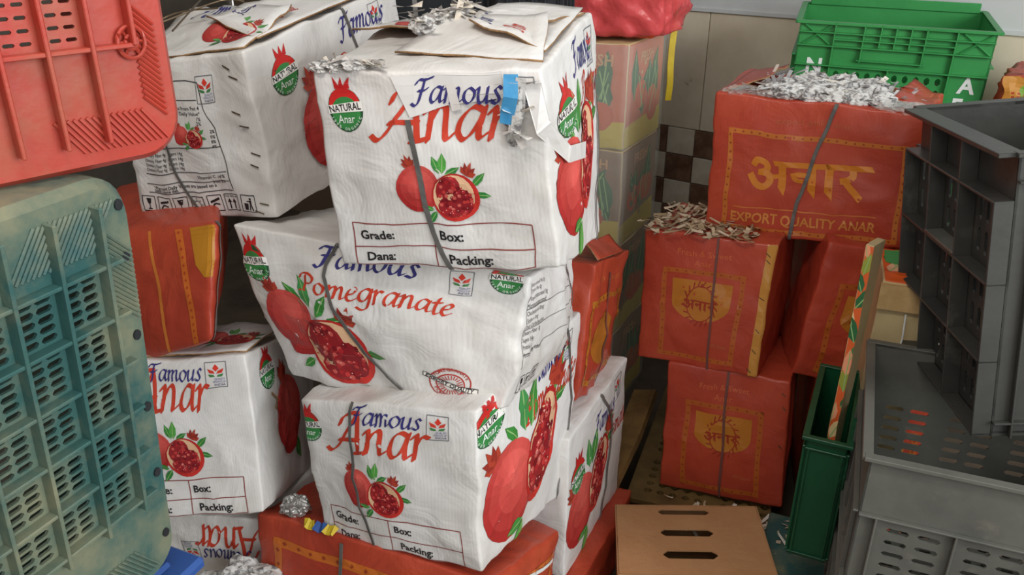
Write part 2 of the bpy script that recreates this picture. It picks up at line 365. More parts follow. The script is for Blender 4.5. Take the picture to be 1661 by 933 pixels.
class Art:
    def __init__(s, ink, face, u, v, size, rot=0, sx=1):
        s.i = ink; s.f = face; s.u = u; s.v = v; s.s = size; s.c = math.cos(rot); s.n = math.sin(rot); s.sx = sx; s.a = ink.c.asp[face]
    def tf(s, p): return (s.u+(p[0]*s.sx*s.c-p[1]*s.n)*s.s/s.a, s.v+(p[0]*s.sx*s.n+p[1]*s.c)*s.s)
    def poly(s, P, col, layer=0): s.i.poly(s.f, [s.tf(p) for p in P], col, layer)
    def ell(s, cx, cy, rx, ry, col, layer=0, rot=0, n=14, hi=None, hp=(-.3, -.4)):
        c, d = math.cos(rot), math.sin(rot)
        def P(r, k):
            a = 2*math.pi*k/n; x, y = math.cos(a)*rx*r, math.sin(a)*ry*r; return (cx+x*c-y*d, cy+x*d+y*c)
        if hi is None: s.poly([P(1, k) for k in range(n)], col, layer); return
        # printed fruit shading: colour from hi (at hp) to col at the rim
        R = (0, .45, .8, 1); i = s.i; pts = []
        def shade(k, ri):
            a = 2*math.pi*k/n; x, y = math.cos(a)*R[ri], math.sin(a)*R[ri]; d2 = math.hypot(x-hp[0], y-hp[1])/1.45
            t = min(1, d2); return tuple(hi[q]*(1-t)+col[q]*t for q in range(3))
        for ri in range(3):
            for k in range(n):
                q = [(P(R[ri], k), shade(k, ri)), (P(R[ri+1], k), shade(k, ri+1)), (P(R[ri+1], k+1), shade(k+1, ri+1)), (P(R[ri], k+1), shade(k+1, ri))]
                if ri == 0: q = q[:3]
                cc = tuple(sum(z[1][m] for z in q)/len(q) for m in range(3))
                s.poly([z[0] for z in q], cc, layer)
    def line(s, a, b, w, col, layer=0):
        dx, dy = b[0]-a[0], b[1]-a[1]; L = math.hypot(dx, dy) or 1; x, y = -dy/L*w/2, dx/L*w/2
        s.poly([(a[0]+x, a[1]+y), (b[0]+x, b[1]+y), (b[0]-x, b[1]-y), (a[0]-x, a[1]-y)], col, layer)
    def path(s, P, w, col, layer=0, n=4, smooth=True):
        Q = cr(P, n) if smooth else P
        for a, b in zip(Q, Q[1:]):
            L = math.hypot(b[0]-a[0], b[1]-a[1])
            if L > 1e-6: 
                e = w*.25/L; s.line((a[0]-(b[0]-a[0])*e, a[1]-(b[1]-a[1])*e), (b[0]+(b[0]-a[0])*e, b[1]+(b[1]-a[1])*e), w, col, layer)
    def text(s, t, x, y, h, col, layer=0, bold=.02, width=None, align='l', rot=0, shear=0):
        T, x0, x1 = text_tris(t, bold); k = h/.72; kx = k if width is None else width/max(x1-x0, .01)
        w = (x1-x0)*kx; ox = {'l': 0, 'c': -w/2, 'r': -w}[align]; c, d = math.cos(rot), math.sin(rot)
        for tri in T:
            P = []
            for p in tri:
                a, b = ox+(p[0]-x0)*kx+p[1]*k*shear, -p[1]*k; P.append((x+a*c-b*d, y+a*d+b*c))
            s.poly(P, col, layer)
    def arc(s, t, cx, cy, r, a0, a1, h, col, layer=0, inv=False):
        n = len(t)
        for k, ch in enumerate(t):
            if ch == ' ': continue
            a = a0+(a1-a0)*k/max(1, n-1); 
            s.text(ch, cx+math.cos(a)*r, cy+math.sin(a)*r, h, col, layer, .02, align='c', rot=a+(-math.pi/2 if inv else math.pi/2))
    def script(s, t, x, y, xh, col, layer=0, nib=.2, shear=.2, width=None, thick=.05):
        """broad-nib italic lettering"""
        tot = sum(GL[c][0] for c in t); kx = xh if width is None else width/tot; cx = 0
        nx, ny = math.cos(.7)*nib/2, math.sin(.7)*nib/2; tx, ty = -math.sin(.7)*thick/2, math.cos(.7)*thick/2
        cor = [(nx+tx, ny+ty), (nx-tx, ny-ty), (-nx-tx, -ny-ty), (-nx+tx, -ny+ty)]
        for c in t:
            w, st = GL[c]
            for q in st:
                Q = cr(q, 4)
                for a, b in zip(Q, Q[1:]):
                    H = hull([(p[0]+d[0], p[1]+d[1]) for p in (a, b) for d in cor])
                    if len(H) > 2: s.poly([(x+(cx+p[0]+p[1]*shear)*kx, y-p[1]*xh) for p in H], col, layer)
            cx += w
# ---- artwork
NAVY = (58, 56, 120); ARED = (202, 66, 46); BLK = (40, 38, 40); MAR = (138, 62, 58)
def leaf(A, x, y, L, ang, layer, col=(62, 140, 62)):
    c, d = math.cos(ang), math.sin(ang)
    P = [(0, 0), (.25, -.17), (.6, -.18), (1, 0), (.6, .18), (.25, .17)]
    A.poly([(x+(a*c-b*d)*L, y+(a*d+b*c)*L) for a, b in P], col, layer)
    A.line((x, y), (x+c*L*.9, y+d*L*.9), L*.035, (150, 190, 120), layer+1)
def crown(A, x, y, r, ang, layer):
    for k, (da, L) in enumerate(((-.9, .8), (-.45, 1), (0, 1.15), (.45, 1), (.9, .8))):
        a = ang+da; b = a+.5; e = a-.5
        A.poly([(x, y), (x+math.cos(e)*r*.5, y+math.sin(e)*r*.5), (x+math.cos(a)*r*L, y+math.sin(a)*r*L), (x+math.cos(b)*r*.5, y+math.sin(b)*r*.5)], ((176, 66, 48), (150, 50, 42))[k % 2], layer)
def pom(A, x, y, r, layer=0, ang=-1.9):
    crown(A, x+math.cos(ang)*r*.92, y+math.sin(ang)*r*1.0, r*.5, ang, layer)
    A.ell(x, y, r*.95, r*1.04, (164, 38, 38), layer, n=22, hi=(234, 108, 98), hp=(.15, -.45))
def halfpom(A, x, y, r, layer=0, tilt=.3, sx=1.0, seed=1):
    c, d = math.cos(tilt), math.sin(tilt)
    def T(a, b): a *= sx; return (x+(a*c-b*d)*r, y+(a*d+b*c)*r)
    crown(A, *T(.25, -1.0), r*.55, -1.35+tilt, layer)
    A.ell(x, y, r*1.0*sx, r*1.0, (176, 36, 36), layer+1, rot=tilt, n=22, hi=(214, 60, 50), hp=(.6, .3))
    A.ell(*T(-.08, -.04), r*.86*sx, r*.88, (222, 180, 142), layer+2, rot=tilt, n=20)
    A.ell(*T(-.36, -.22), r*.5*sx, r*.62, (150, 34, 40), layer+3, rot=tilt+.15, n=14)
    A.ell(*T(.3, .12), r*.46*sx, r*.58, (140, 30, 38), layer+3, rot=tilt-.25, n=14)
    A.ell(*T(-.08, .48), r*.56*sx, r*.36, (150, 34, 40), layer+3, rot=tilt, n=14)
    rd = random.Random(seed)
    a = 0
    for k in range(90):
        px, py = rd.uniform(-.85, .75), rd.uniform(-.8, .82)
        if not (((px+.36)/.46)**2+((py+.22)/.58)**2 < 1 or ((px-.3)/.42)**2+((py-.12)/.54)**2 < 1 or ((px+.08)/.52)**2+((py-.48)/.32)**2 < 1): continue
        X, Y = T(px, py); A.ell(X, Y, r*.085, r*.08, rd.choice(((196, 60, 58), (176, 40, 46), (206, 92, 84), (120, 22, 30))), layer+4, n=6)
        if k % 3 == 0: A.ell(X-r*.02, Y-r*.02, r*.025, r*.022, (240, 180, 170), layer+5, n=4)
def poms(A, layer=0, mode=0, seed=1):
    if mode == 0:
        leaf(A, .02, -.2, .3, -1.9, layer); leaf(A, .06, -.2, .34, -1.5, layer, (84, 160, 70)); leaf(A, .1, -.18, .26, -.5, layer, (52, 126, 58)); leaf(A, .5, -.02, .3, -.75, layer); leaf(A, .52, .1, .28, .2, layer, (52, 126, 58))
        pom(A, -.34, .02, .36, layer+1); leaf(A, -.1, .36, .22, 3.4, layer+3); leaf(A, -.06, .38, .28, 2.2, layer+3, (52, 126, 58))
        halfpom(A, .24, .16, .37, layer+2, .25, 1, seed)
    elif mode == 1:   # tall half behind the big whole fruit
        leaf(A, -.12, -.4, .3, -2.4, layer); leaf(A, 0, -.42, .45, -1.75, layer, (70, 146, 80)); leaf(A, .08, -.42, .45, -1.35, layer); leaf(A, .55, -.5, .35, -1.0, layer); leaf(A, .55, -.42, .3, -.1, layer, (52, 126, 58))
        pom(A, -.24, .05, .46, layer+1, -2.2); halfpom(A, .32, -.12, .5, layer+2, .35, .55, seed)
        leaf(A, 0, .42, .3, 2.9, layer+4); leaf(A, .02, .44, .42, 1.9, layer+4, (84, 160, 70))
    else:
        leaf(A, -.1, -.3, .35, -2.2, layer); leaf(A, 0, -.3, .42, -1.7, layer, (70, 146, 80)); leaf(A, .1, -.22, .36, -1.0, layer); leaf(A, .2, -.16, .3, -.3, layer, (52, 126, 58)); leaf(A, .66, .12, .3, .2, layer)
        pom(A, -.34, -.08, .38, layer+1, -1.95); halfpom(A, .26, .2, .42, layer+2, .2, 1.1, seed); leaf(A, -.2, .34, .24, 2.6, layer+4)
def badge(A, layer=0):
    A.ell(0, .06, .42, .44, (44, 84, 54), layer, n=22)
    A.poly([(.4*math.cos(t), .04+.42*math.sin(t)) for t in [math.pi+k*math.pi/10 for k in range(11)]], (204, 44, 42), layer+1)
    for a in (-.5, 0, .5): A.poly([(-.08+a*.2, -.36), (a*.4, -.6), (.08+a*.2, -.36)], (196, 40, 40), layer+1)
    A.ell(0, .13, .36, .34, (60, 136, 72), layer+1, n=18)
    A.poly([(-.42, -.04), (.42, -.13), (.43, .06), (-.43, .13)], (238, 236, 230), layer+3)
    A.text('NATURAL', -.39, .105, .14, BLK, layer+4, .02, width=.78, rot=-.1)
    A.text('Anar', 0, .31, .17, (230, 240, 230), layer+3, .01, width=.44, align='c', rot=-.06)
    A.arc('100% ORGANIC', 0, .06, .405, 2.75, .4, .06, (220, 230, 220), layer+3, inv=True)
def logo(A, layer=0):
    for a, b in (((0, 0), (1, 0)), ((1, 0), (1, 1.15)), ((1, 1.15), (0, 1.15)), ((0, 1.15), (0, 0))): A.line(a, b, .035, (110, 112, 116), layer)
    A.poly([(.5, .1), (.66, .3), (.5, .45), (.36, .3)], (214, 60, 44), layer); A.poly([(.12, .3), (.4, .42), (.46, .56), (.2, .5)], (206, 62, 46), layer); A.poly([(.88, .3), (.6, .42), (.54, .56), (.8, .5)], (206, 62, 46), layer)
    A.poly([(.14, .54), (.4, .6), (.46, .7), (.22, .68)], (70, 130, 74), layer); A.poly([(.86, .54), (.6, .6), (.54, .7), (.78, .68)], (70, 130, 74), layer)
    A.text('QUALITY', .92, .84, .1, (110, 112, 160), layer, .01, align='r', width=.5); A.text('PRODUCE OF', .92, .96, .09, (110, 112, 160), layer, .01, align='r', width=.56); A.text('INDIA', .92, 1.09, .1, (90, 92, 130), layer, .01, align='r', width=.5)
def end_art(c, f='F', form=True, labels=('Grade:', 'Box:', 'Dana:', 'Packing:'), du=0, dv=0, fdu=0, pic=True):
    a = c.asp[f]; I = Ink(c)
    A = Art(I, f, .14+du, .17+dv, .24); badge(A); I.done('badge_print')
    A = Art(I, f, du, dv, 1); A.script('Anar', .3*a, .325, .165, ARED, 0, width=.55*a, nib=.19); I.done('lettering'); A.script('Famous', .42*a, .135, .072, NAVY, 1, width=.40*a, nib=.19); I.done('lettering')
    logo(Art(I, f, .855+du, .035+dv, .13)); I.done('logo_print')
    if pic: poms(Art(I, f, .52+du, .56+dv, .33))
    I.done('pomegranate_print')
    if form:
        A = Art(I, f, fdu, 0, 1); x0, x1, xm = .08*a, .9*a, .47*a
        for y in (.755, .885, .99): A.line((x0, y), (x1, y), .006, MAR)
        for x in (x0, xm, x1): A.line((x, .755), (x, .99), .006, MAR)
        for t, x, y in zip(labels, (.11*a, .5*a, .13*a, .53*a), (.84, .84, .965, .965)): A.text(t, x, y, .05, BLK, 1, .025)
        I.done('form_print')
def side_art(c, f='R', mode=1, pu=.3, pv=.6, ps=.62, badge_at=(.1, .17), fam=(.3, .16), pomg=(.2, .34), stamp=False, two=False, pics=True, xh=.085, bsx=1):
    a = c.asp[f]; I = Ink(c)
    badge(Art(I, f, badge_at[0], badge_at[1], .26, sx=bsx)); 
    if two: badge(Art(I, f, .93, .04, .24))
    I.done('badge_print')
    A = Art(I, f, 0, 0, 1); A.script('Famous', fam[0]*a, fam[1], xh, NAVY, 0, width=.34*a); I.done('lettering'); A.script('Pomegranate', pomg[0]*a, pomg[1], xh, ARED, 0, width=.56*a); I.done('lettering')
    logo(Art(I, f, .76, .04, .13)); I.done('logo_print')
    if pics: poms(Art(I, f, pu, pv, ps), mode=mode, seed=3)
    I.done('pomegranate_print')
    if stamp:
        A = Art(I, f, .77, .82, .27, rot=.06, sx=1.15)
        for r in (.5, .34):
            Q = [(r*math.cos(t*math.pi/14), r*.92*math.sin(t*math.pi/14)) for t in range(29)]; A.path(Q, .035, (176, 62, 56), 0, smooth=False)
        for k in range(24):
            t = k*math.pi/12; A.line((.16*math.cos(t), .16*math.sin(t)), (.3*math.cos(t), .28*math.sin(t)), .025, (176, 62, 56))
        A.arc('POMEGRANATE', 0, 0, .4, -2.6, -.5, .09, (176, 62, 56), 0)
        A.arc('POMEGRANATE', 0, .0, .43, 2.6, .5, .09, (176, 62, 56), 0, inv=True)
        A.poly([(-.66, -.22), (-.66, -.08), (.7, .24), (.7, .1)], (60, 50, 48), 1); A.poly([(-.64, -.2), (-.64, -.1), (.68, .22), (.68, .12)], (232, 226, 218), 2)
        A.text('EXPORT QUALITY', -.6, -.09, .1, BLK, 3, .03, width=1.22, rot=.235); I.done('stamp_print')
def icons(A, lst):
    for k, w in enumerate(lst):
        x = k*1.25
        for p, q in (((0, 0), (1, 0)), ((1, 0), (1, 1)), ((1, 1), (0, 1)), ((0, 1), (0, 0))): A.line((x+p[0], p[1]), (x+q[0], q[1]), .05, BLK)
        if w == 'sun':
            A.ell(x+.5, .5, .27, .27, BLK, 0, n=14); A.ell(x+.5, .5, .22, .22, (222, 218, 212), 1, n=14)
            for t in range(8): A.line((x+.5+.3*math.cos(t*.785), .5+.3*math.sin(t*.785)), (x+.5+.42*math.cos(t*.785), .5+.42*math.sin(t*.785)), .05, BLK)
        elif w == 'up':
            A.text('THIS SIDE UP', x+.06, .2, .1, BLK, 0, .02, width=.88)
            for d in (.32, .68): A.line((x+d, .92), (x+d, .45), .1, BLK); A.poly([(x+d-.16, .52), (x+d, .27), (x+d+.16, .52)], BLK)
        elif w == 'bin':
            A.poly([(x+.18, .5), (x+.5, .5), (x+.45, .88), (x+.23, .88)], BLK); A.ell(x+.66, .2, .08, .08, BLK, n=8); A.poly([(x+.58, .3), (x+.74, .3), (x+.72, .6), (x+.6, .6)], BLK); A.line((x+.6, .36), (x+.38, .38), .07, BLK); A.line((x+.62, .6), (x+.58, .9), .08, BLK); A.line((x+.7, .6), (x+.78, .9), .08, BLK)
        elif w == 'glass':
            A.poly([(x+.3, .15), (x+.7, .15), (x+.62, .48), (x+.5, .55), (x+.38, .48)], BLK); A.line((x+.5, .5), (x+.5, .85), .07, BLK); A.line((x+.34, .86), (x+.66, .86), .07, BLK)
        elif w == 'hand':
            A.poly([(x+.15, .35), (x+.85, .15), (x+.85, .3), (x+.15, .5)], BLK); A.path([(x+.2, .8), (x+.4, .55), (x+.75, .6)], .1, BLK)
def nutri_art(c, f='F'):
    a = c.asp[f]; I = Ink(c); A = Art(I, f, 0.06, 0, .95); K = (62, 60, 60)
    x1 = .72*a
    A.path([(.1*a, .12), (.5*a, .12), (.58*a, .14), (.6*a, .3), (.66*a, .42), (x1, .85)], .006, K, smooth=False)
    for y, e in ((.24, .56), (.55, .675), (.72, .69), (.79, .705), (.86, .72)): A.line((.05*a, y), (e*a, y), .006, K)
    for k in range(4): A.text('%d%%' % (2, 0, 8, 4)[k], .655*a, .45+.035*k+.0, .022, K, 0, .02, align='r')
    for y, t in ((.3, 'Calories from Fat 4'), (.335, '% Daily Value*'), (.37, '1%'), (.4, '2%')): A.text(t, .57*a, y, .024, K, 0, .01, align='r')
    for y in (.6, .635, .67, .7): A.text('Dietary Fiber 4g  Sugars 14g', .06*a, y, .022, K, 0, .01)
    A.text('Vitamin C 16%', .68*a, .765, .026, K, 0, .015, align='r'); A.text('Iron 2%', .68*a, .785+.02, .024, K, 0, .015, align='r')
    A.text('*Percent Daily Values are based on a', .1*a, .83, .024, K, 0, .02, width=.5*a); A.text('2000 calorie diet.', .1*a, .853, .022, K, 0, .02)
    I.done('nutrition_print')
    icons(Art(I, f, .04, .845, .105), ['glass', 'hand', 'glass', 'sun', 'hand', 'up', 'bin']); I.done('handling_icons')
    logo(Art(I, f, .6, .1, .13)); I.done('logo_print')
    poms(Art(I, f, .5, .44, .16)); I.done('pomegranate_print')
GOLD = (186, 118, 40); GOLD2 = (170, 104, 36)
def border(A, x0, y0, x1, y1, w, col):
    for a, b in (((x0, y0), (x1, y0)), ((x1, y0), (x1, y1)), ((x1, y1), (x0, y1)), ((x0, y1), (x0, y0))):
        dx, dy = b[0]-a[0], b[1]-a[1]; L = math.hypot(dx, dy); n = max(4, int(L/(w*1.6)))
        A.line((a[0]-dx/L*w/2, a[1]-dy/L*w/2), (b[0]+dx/L*w/2, b[1]+dy/L*w/2), w, col)
        for k in range(n):
            t = (k+.5)/n; A.ell(a[0]+dx*t, a[1]+dy*t, w*.26, w*.26, (150, 62, 32), 1, n=4)
def deva(A, x, y, s, col, layer=0):
    """the word anar in heavy devanagari strokes; unit height 1 from headline down"""
    def P(pts, w=.17, sm=True): A.path([(x+a*s, y+b*s) for a, b in pts], w*s, col, layer, 4, sm)
    def stem(cx):
        A.poly([(x+(cx-.11)*s, y), (x+(cx+.11)*s, y), (x+(cx+.11)*s, y+1.08*s), (x+(cx-.11)*s, y+.84*s)], col, layer)
    P([(.02, .2), (.14, .06), (.36, .12), (.4, .3), (.22, .42)], .18); P([(.2, .42), (.44, .46), (.5, .66), (.36, .84), (.12, .78), (-.06, .52)], .18)
    P([(.44, .5), (.6, .52), (.78, .46)], .14); stem(.84)
    A.poly([(x+.56*s, y-.0*s), (x+3.2*s, y+.0*s), (x+3.28*s, y+.16*s), (x+.62*s, y+.16*s)], col, layer)
    P([(1.16, .42), (1.3, .36), (1.62, .4)], .16); P([(1.14, .36), (1.2, .52), (1.38, .56)], .14); stem(1.66); stem(2.12)
    P([(2.72, .12), (2.74, .3), (2.6, .42), (2.46, .46)], .18); A.poly([(x+2.38*s, y+.4*s), (x+2.56*s, y+.36*s), (x+3.06*s, y+.9*s), (x+2.96*s, y+1.08*s)], col, layer)
def red_end(c, f='F', head=('Fresh & Sweet', 'Anar'), dim=False):
    a = c.asp[f]; I = Ink(c); A = Art(I, f, 0, 0, 1)
    border(A, .19*a, .27, .79*a, .93, .035, (178, 92, 36)); I.done('border_print')
    x0, x1 = .26*a, .72*a; xm = (x0+x1)/2; R = (x1-x0)/2
    P = [(x0, .33), (x1, .33), (x1, .5)]+[(xm+R*math.cos(t*math.pi/12), .5+R*.62*math.sin(t*math.pi/12)) for t in range(1, 12)]+[(x0, .5)]
    A.poly(P, GOLD, 0)
    W = (158, 52, 30); Q = [(xm+R*.48*math.cos(t), .5+.13*math.sin(t)) for t in [k*math.pi/10 for k in range(21)]]
    A.path(Q, .008, W, 1, smooth=False); 
    for k in range(20):
        t = k*math.pi/10; A.line((xm+R*.48*math.cos(t), .5+.13*math.sin(t)), (xm+R*.62*math.cos(t+.2), .5+.17*math.sin(t+.2)), .01, W, 1)
    A.poly([(xm-R*.1, .38), (xm, .345), (xm+R*.1, .38)], W, 1)
    deva(A, xm-.115, .475, .072, W, 2); I.done('shield_print')
    A.text(head[0], .48*a, .15, .045, (206, 104, 60), 0, 0, align='c', width=.4*a); A.text(head[1], .48*a, .225, .045, (206, 104, 60), 0, 0, align='c')
    A.text('100% Natural', .6*a, .82, .03, (196, 110, 70), 0, 0, align='l', width=.14*a); I.done('lettering')
def red_side(c, f='F'):
    a = c.asp[f]; I = Ink(c); A = Art(I, f, 0, 0, 1)
    border(A, .1*a, .25, .93*a, .955, .035, (190, 108, 44)); I.done('border_print')
    deva(A, .225*a, .42, .255*a/1.45, (206, 124, 34), 0)
    A.text('EXPORT QUALITY ANAR', .135*a, .9, .075, (206, 134, 66), 0, .02, width=.71*a); A.text('export quality anar', .5*a, .16, .045, (176, 86, 52), 0, 0, align='c', width=.36*a)
    A.line((.14*a, .79), (.84*a, .79), .007, (206, 124, 60)); I.done('lettering')
def sheet(name, c, P4, mats, parent, n=10, amp=.004, sag=0, t=.0035, seed=0, curl=0):
    """curved cardboard flap between four world corners (a,b along the hinge; d,c the free edge)"""
    a, b, cc, d = [Vector(p) for p in P4]; bm = bmesh.new(); G = []
    nn = (b-a).cross(d-a).normalized(); GW_ = []
    if nn.z < 0: nn = -nn
    for i in range(n+1):
        r = []; rw = []
        for j in range(n+1):
            u, v = i/n, j/n; p = (a*(1-u)+b*u)*(1-v)+(d*(1-u)+cc*u)*v
            p = p+nn*(sag*4*u*(1-u)*v+curl*v*v)+noise.noise_vector(p*17+Vector((seed, 0, 0)))*amp*(.3+v)
            r.append(bm.verts.new(p-c.base)); rw.append(p)
        G.append(r); GW_.append(rw)
    fs = [bm.faces.new((G[i][j], G[i+1][j], G[i+1][j+1], G[i][j+1])) for i in range(n) for j in range(n)]
    r = bmesh.ops.extrude_face_region(bm, geom=fs); nv = [g for g in r['geom'] if isinstance(g, bmesh.types.BMVert)]
    for v in nv: v.co -= nn*t
    fset = set(fs); nvs = set(nv)
    bmesh.ops.recalc_face_normals(bm, faces=bm.faces)
    for f in bm.faces:
        k = sum(1 for v in f.verts if v in nvs)
        f.material_index = 0 if k == 0 else 1; f.smooth = True
    me = bpy.data.meshes.new(name); bm.to_mesh(me); bm.free()
    o = mk(name, me, mats, parent)
    k = Skin(); k.g = [i/n for i in range(n+1)]; k.grid = {'S': GW_}; k.base = c.base; k.flip = False; k.m = mats[0]; k.body = o; k.root = parent
    k.asp = {'S': (b-a).length/max(1e-4, ((d-a).length+(cc-b).length)/2)}
    return k
class Skin:
    def nrm(s, f, u, v):
        g = s.g; n = len(g); i = min(max(bisect_right(g, u)-1, 0), n-2); j = min(max(bisect_right(g, v)-1, 0), n-2); G = s.grid[f]
        q = (G[i][j+1]-G[i][j]).cross(G[i+1][j]-G[i][j]).normalized(); return q if q.z > 0 else -q
def shreds(name, pts, n, spread, label=None, cat=None, parent=None, base=Vector(), seed=1, L=(.018, .042), w=(.005, .013), up=.015, cols=((222, 218, 212), (196, 190, 184), (170, 164, 158), (214, 204, 188), (140, 134, 130))):
    """heap of curled paper strips around the given points"""
    rd = random.Random(seed); V = []; F = []; C = []
    for k in range(n):
        c = Vector(rd.choice(pts))+Vector((rd.gauss(0, spread), rd.gauss(0, spread), abs(rd.gauss(0, up)))); d = Vector((rd.uniform(-1, 1), rd.uniform(-1, 1), rd.uniform(-.25, .22))).normalized(); s = d.cross(Vector((rd.uniform(-.5, .5), rd.uniform(-.5, .5), 1))).normalized()
        nn = s.cross(d); ln = rd.uniform(*L); wd_ = rd.uniform(*w)/2; cu = rd.uniform(-1.0, 1.0); tw = rd.uniform(-1, 1); col = rd.choice(cols); b0 = len(V)
        for q in range(6):
            t = q/5-.5; th = cu*t*2; p = c+d*(math.sin(th)/cu if abs(cu) > .1 else t)*ln+nn*(1-math.cos(th))*ln*.4
            ss = (s*math.cos(tw*t)+nn*math.sin(tw*t))*wd_
            V += [p-ss-base, p+ss-base]; C += [col, col]
        for q in range(5): F.append((b0+2*q, b0+2*q+1, b0+2*q+3, b0+2*q+2))
    me = bpy.data.meshes.new(name); me.from_pydata(V, [], F); at = me.color_attributes.new('Col', 'FLOAT_COLOR', 'POINT'); at.data.foreach_set('color', [x for c in C for x in RGB(c)])
    o = mk(name, me, 'paper', parent); o['kind'] = 'stuff'
    if label: tag(o, label, cat)
    return o
def crumple(name, parent, base, center, rx, ry, h, m, seed=0, n=14, axis=None):
    """a crumpled lump of paper or film"""
    bm = bmesh.new(); bmesh.ops.create_icosphere(bm, subdivisions=4, radius=1)
    for v in bm.verts:
        p = v.co.copy(); k = 1+.35*noise.noise(p*2.3+Vector((seed*7, 0, 0)))+.18*(1-2*abs(noise.noise(p*5+Vector((0, seed*5, 0)))))
        p = Vector((p.x*rx, p.y*ry, p.z*h))*k
        if axis is not None: p.rotate(axis)
        v.co = p+Vector(center)-base
    return fin(bm, name, m, parent, False)
CN = {
'r_bot':[[0.433,1.969,0.002],[0.75,1.846,0.02],[0.612,2.406,-0.02],[0.921,2.282,-0.005],[0.434,1.998,0.4],[0.732,1.874,0.412],[0.604,2.432,0.37],[0.913,2.309,0.385]],
'r_mid':[[0.356,2.048,0.391],[0.646,1.899,0.412],[0.573,2.467,0.362],[0.872,2.311,0.372],[0.356,2.079,0.762],[0.664,1.926,0.778],[0.58,2.494,0.727],[0.875,2.34,0.74]],
'r_top':[[0.527,2.123,0.745],[0.976,1.896,0.78],[0.692,2.431,0.757],[1.131,2.193,0.768],[0.524,2.139,1.113],[0.953,1.896,1.113],[0.684,2.443,1.117],[1.13,2.193,1.102]],
'r_rt':[[0.749,1.925,0.404],[1.039,1.863,0.366],[0.824,2.338,0.399],[1.129,2.277,0.363],[0.789,1.924,0.789],[1.092,1.861,0.749],[0.868,2.334,0.78],[1.174,2.273,0.744]],
'r_rb':[[0.78,1.822,-0.016],[1.106,1.743,0.006],[0.873,2.233,-0.022],[1.208,2.151,-0.007],[0.749,1.846,0.425],[1.091,1.76,0.434],[0.858,2.25,0.406],[1.192,2.168,0.421]],
'a4':[[-0.569,1.363,0.035],[-0.079,1.128,0.033],[-0.417,1.682,-0.039],[0.073,1.447,-0.041],[-0.55,1.424,0.359],[-0.042,1.2,0.38],[-0.387,1.742,0.282],[0.105,1.493,0.247]],
'a3':[[-0.394,1.368,0.347],[-0.058,1.212,0.398],[-0.202,1.771,0.29],[0.119,1.59,0.287],[-0.419,1.401,0.662],[-0.064,1.254,0.731],[-0.218,1.821,0.641],[0.159,1.678,0.719]],
'a2':[[-0.449,1.481,0.665],[-0.016,1.31,0.697],[-0.388,1.821,0.643],[0.135,1.649,0.671],[-0.557,1.53,0.978],[0.034,1.336,0.959],[-0.381,1.85,0.912],[0.125,1.644,0.868]],
'a1':[[-0.304,1.377,0.963],[0.079,1.267,1.003],[-0.196,1.713,0.968],[0.177,1.574,0.945],[-0.323,1.365,1.309],[0.041,1.247,1.333],[-0.222,1.715,1.345],[0.15,1.6,1.374]],
'b2':[[-0.225,1.717,0.046],[0.127,1.551,0.045],[-0.052,2.085,0.039],[0.299,1.915,0.033],[-0.223,1.723,0.453],[0.13,1.557,0.454],[-0.05,2.091,0.447],[0.306,1.928,0.455]],
'b3':[[-0.207,1.705,0.51],[0.105,1.57,0.5],[-0.05,2.072,0.437],[0.261,1.937,0.428],[-0.175,1.755,0.832],[0.138,1.623,0.827],[-0.018,2.123,0.759],[0.293,1.984,0.743]],
'c1':[[-0.801,1.702,0.935],[-0.465,1.567,0.983],[-0.559,2.213,1.0],[-0.236,2.072,1.034],[-0.785,1.686,1.259],[-0.486,1.553,1.309],[-0.599,2.197,1.324],[-0.275,2.066,1.379]],
'c2':[[-0.846,1.542,0.647],[-0.591,1.441,0.763],[-0.688,1.916,0.574],[-0.39,1.796,0.649],[-0.89,1.631,0.921],[-0.572,1.51,0.993],[-0.719,1.995,0.828],[-0.421,1.875,0.903]],
'c3':[[-0.793,1.395,0.37],[-0.518,1.377,0.399],[-0.775,1.764,0.255],[-0.496,1.734,0.26],[-0.83,1.493,0.693],[-0.542,1.474,0.719],[-0.795,1.864,0.581],[-0.502,1.843,0.605]],
'c4':[[-0.824,1.512,-0.019],[-0.514,1.434,0.004],[-0.721,1.919,-0.015],[-0.412,1.841,0.008],[-0.834,1.508,0.282],[-0.549,1.441,0.328],[-0.744,1.921,0.299],[-0.434,1.843,0.322]],
'kraft':[[0.267,1.516,-0.154],[0.63,1.481,-0.141],[0.294,1.787,-0.166],[0.657,1.752,-0.152],[0.249,1.527,0.088],[0.623,1.498,0.116],[0.3,1.795,0.071],[0.643,1.76,0.086]],
}
# ------------------------------------------------------------------ setting
def ngrid(bm, x0, x1, y0, y1, z):
    bm.faces.new([bm.verts.new(p) for p in ((x0, y0, z), (x1, y0, z), (x1, y1, z), (x0, y1, z))])
bm = bmesh.new(); bx(bm, (0, 1.5, -.2), (7, 7, .1)); f = fin(bm, 'floor', 'floor'); f['kind'] = 'structure'
ang = math.radians(-36); WD = Vector((math.cos(ang), math.sin(ang), 0)); WN = Vector((WD.y, -WD.x, 0)); WO = Vector((.838, 3.2, 0))   # wall direction, normal toward the shop, origin
WM = frame(WO, WD, (0, 0, 1), WN)
bm = bmesh.new(); bx(bm, (0, 1.2, -.05), (6, 2.9, .08), WM); wall = fin(bm, 'wall_back', 'grout'); wall['kind'] = 'structure'
def shared(name, w, h, t, m, bev=.002):
    b = bmesh.new(); bx(b, (0, 0, 0), (w, h, t), None, bev); me = bpy.data.meshes.new(name); b.to_mesh(me); b.free(); me.materials.append(MT[m]); return me
def place(name, me, M, parent):
    o = bpy.data.objects.new(name, me); COL.objects.link(o); o.parent = parent; o.matrix_local = M; return o
big = shared('tile', .597, .452, .012, 'wallt'); ml = shared('tile', .117, .107, .012, 'mosl'); md = shared('tile', .117, .107, .012, 'mosd')
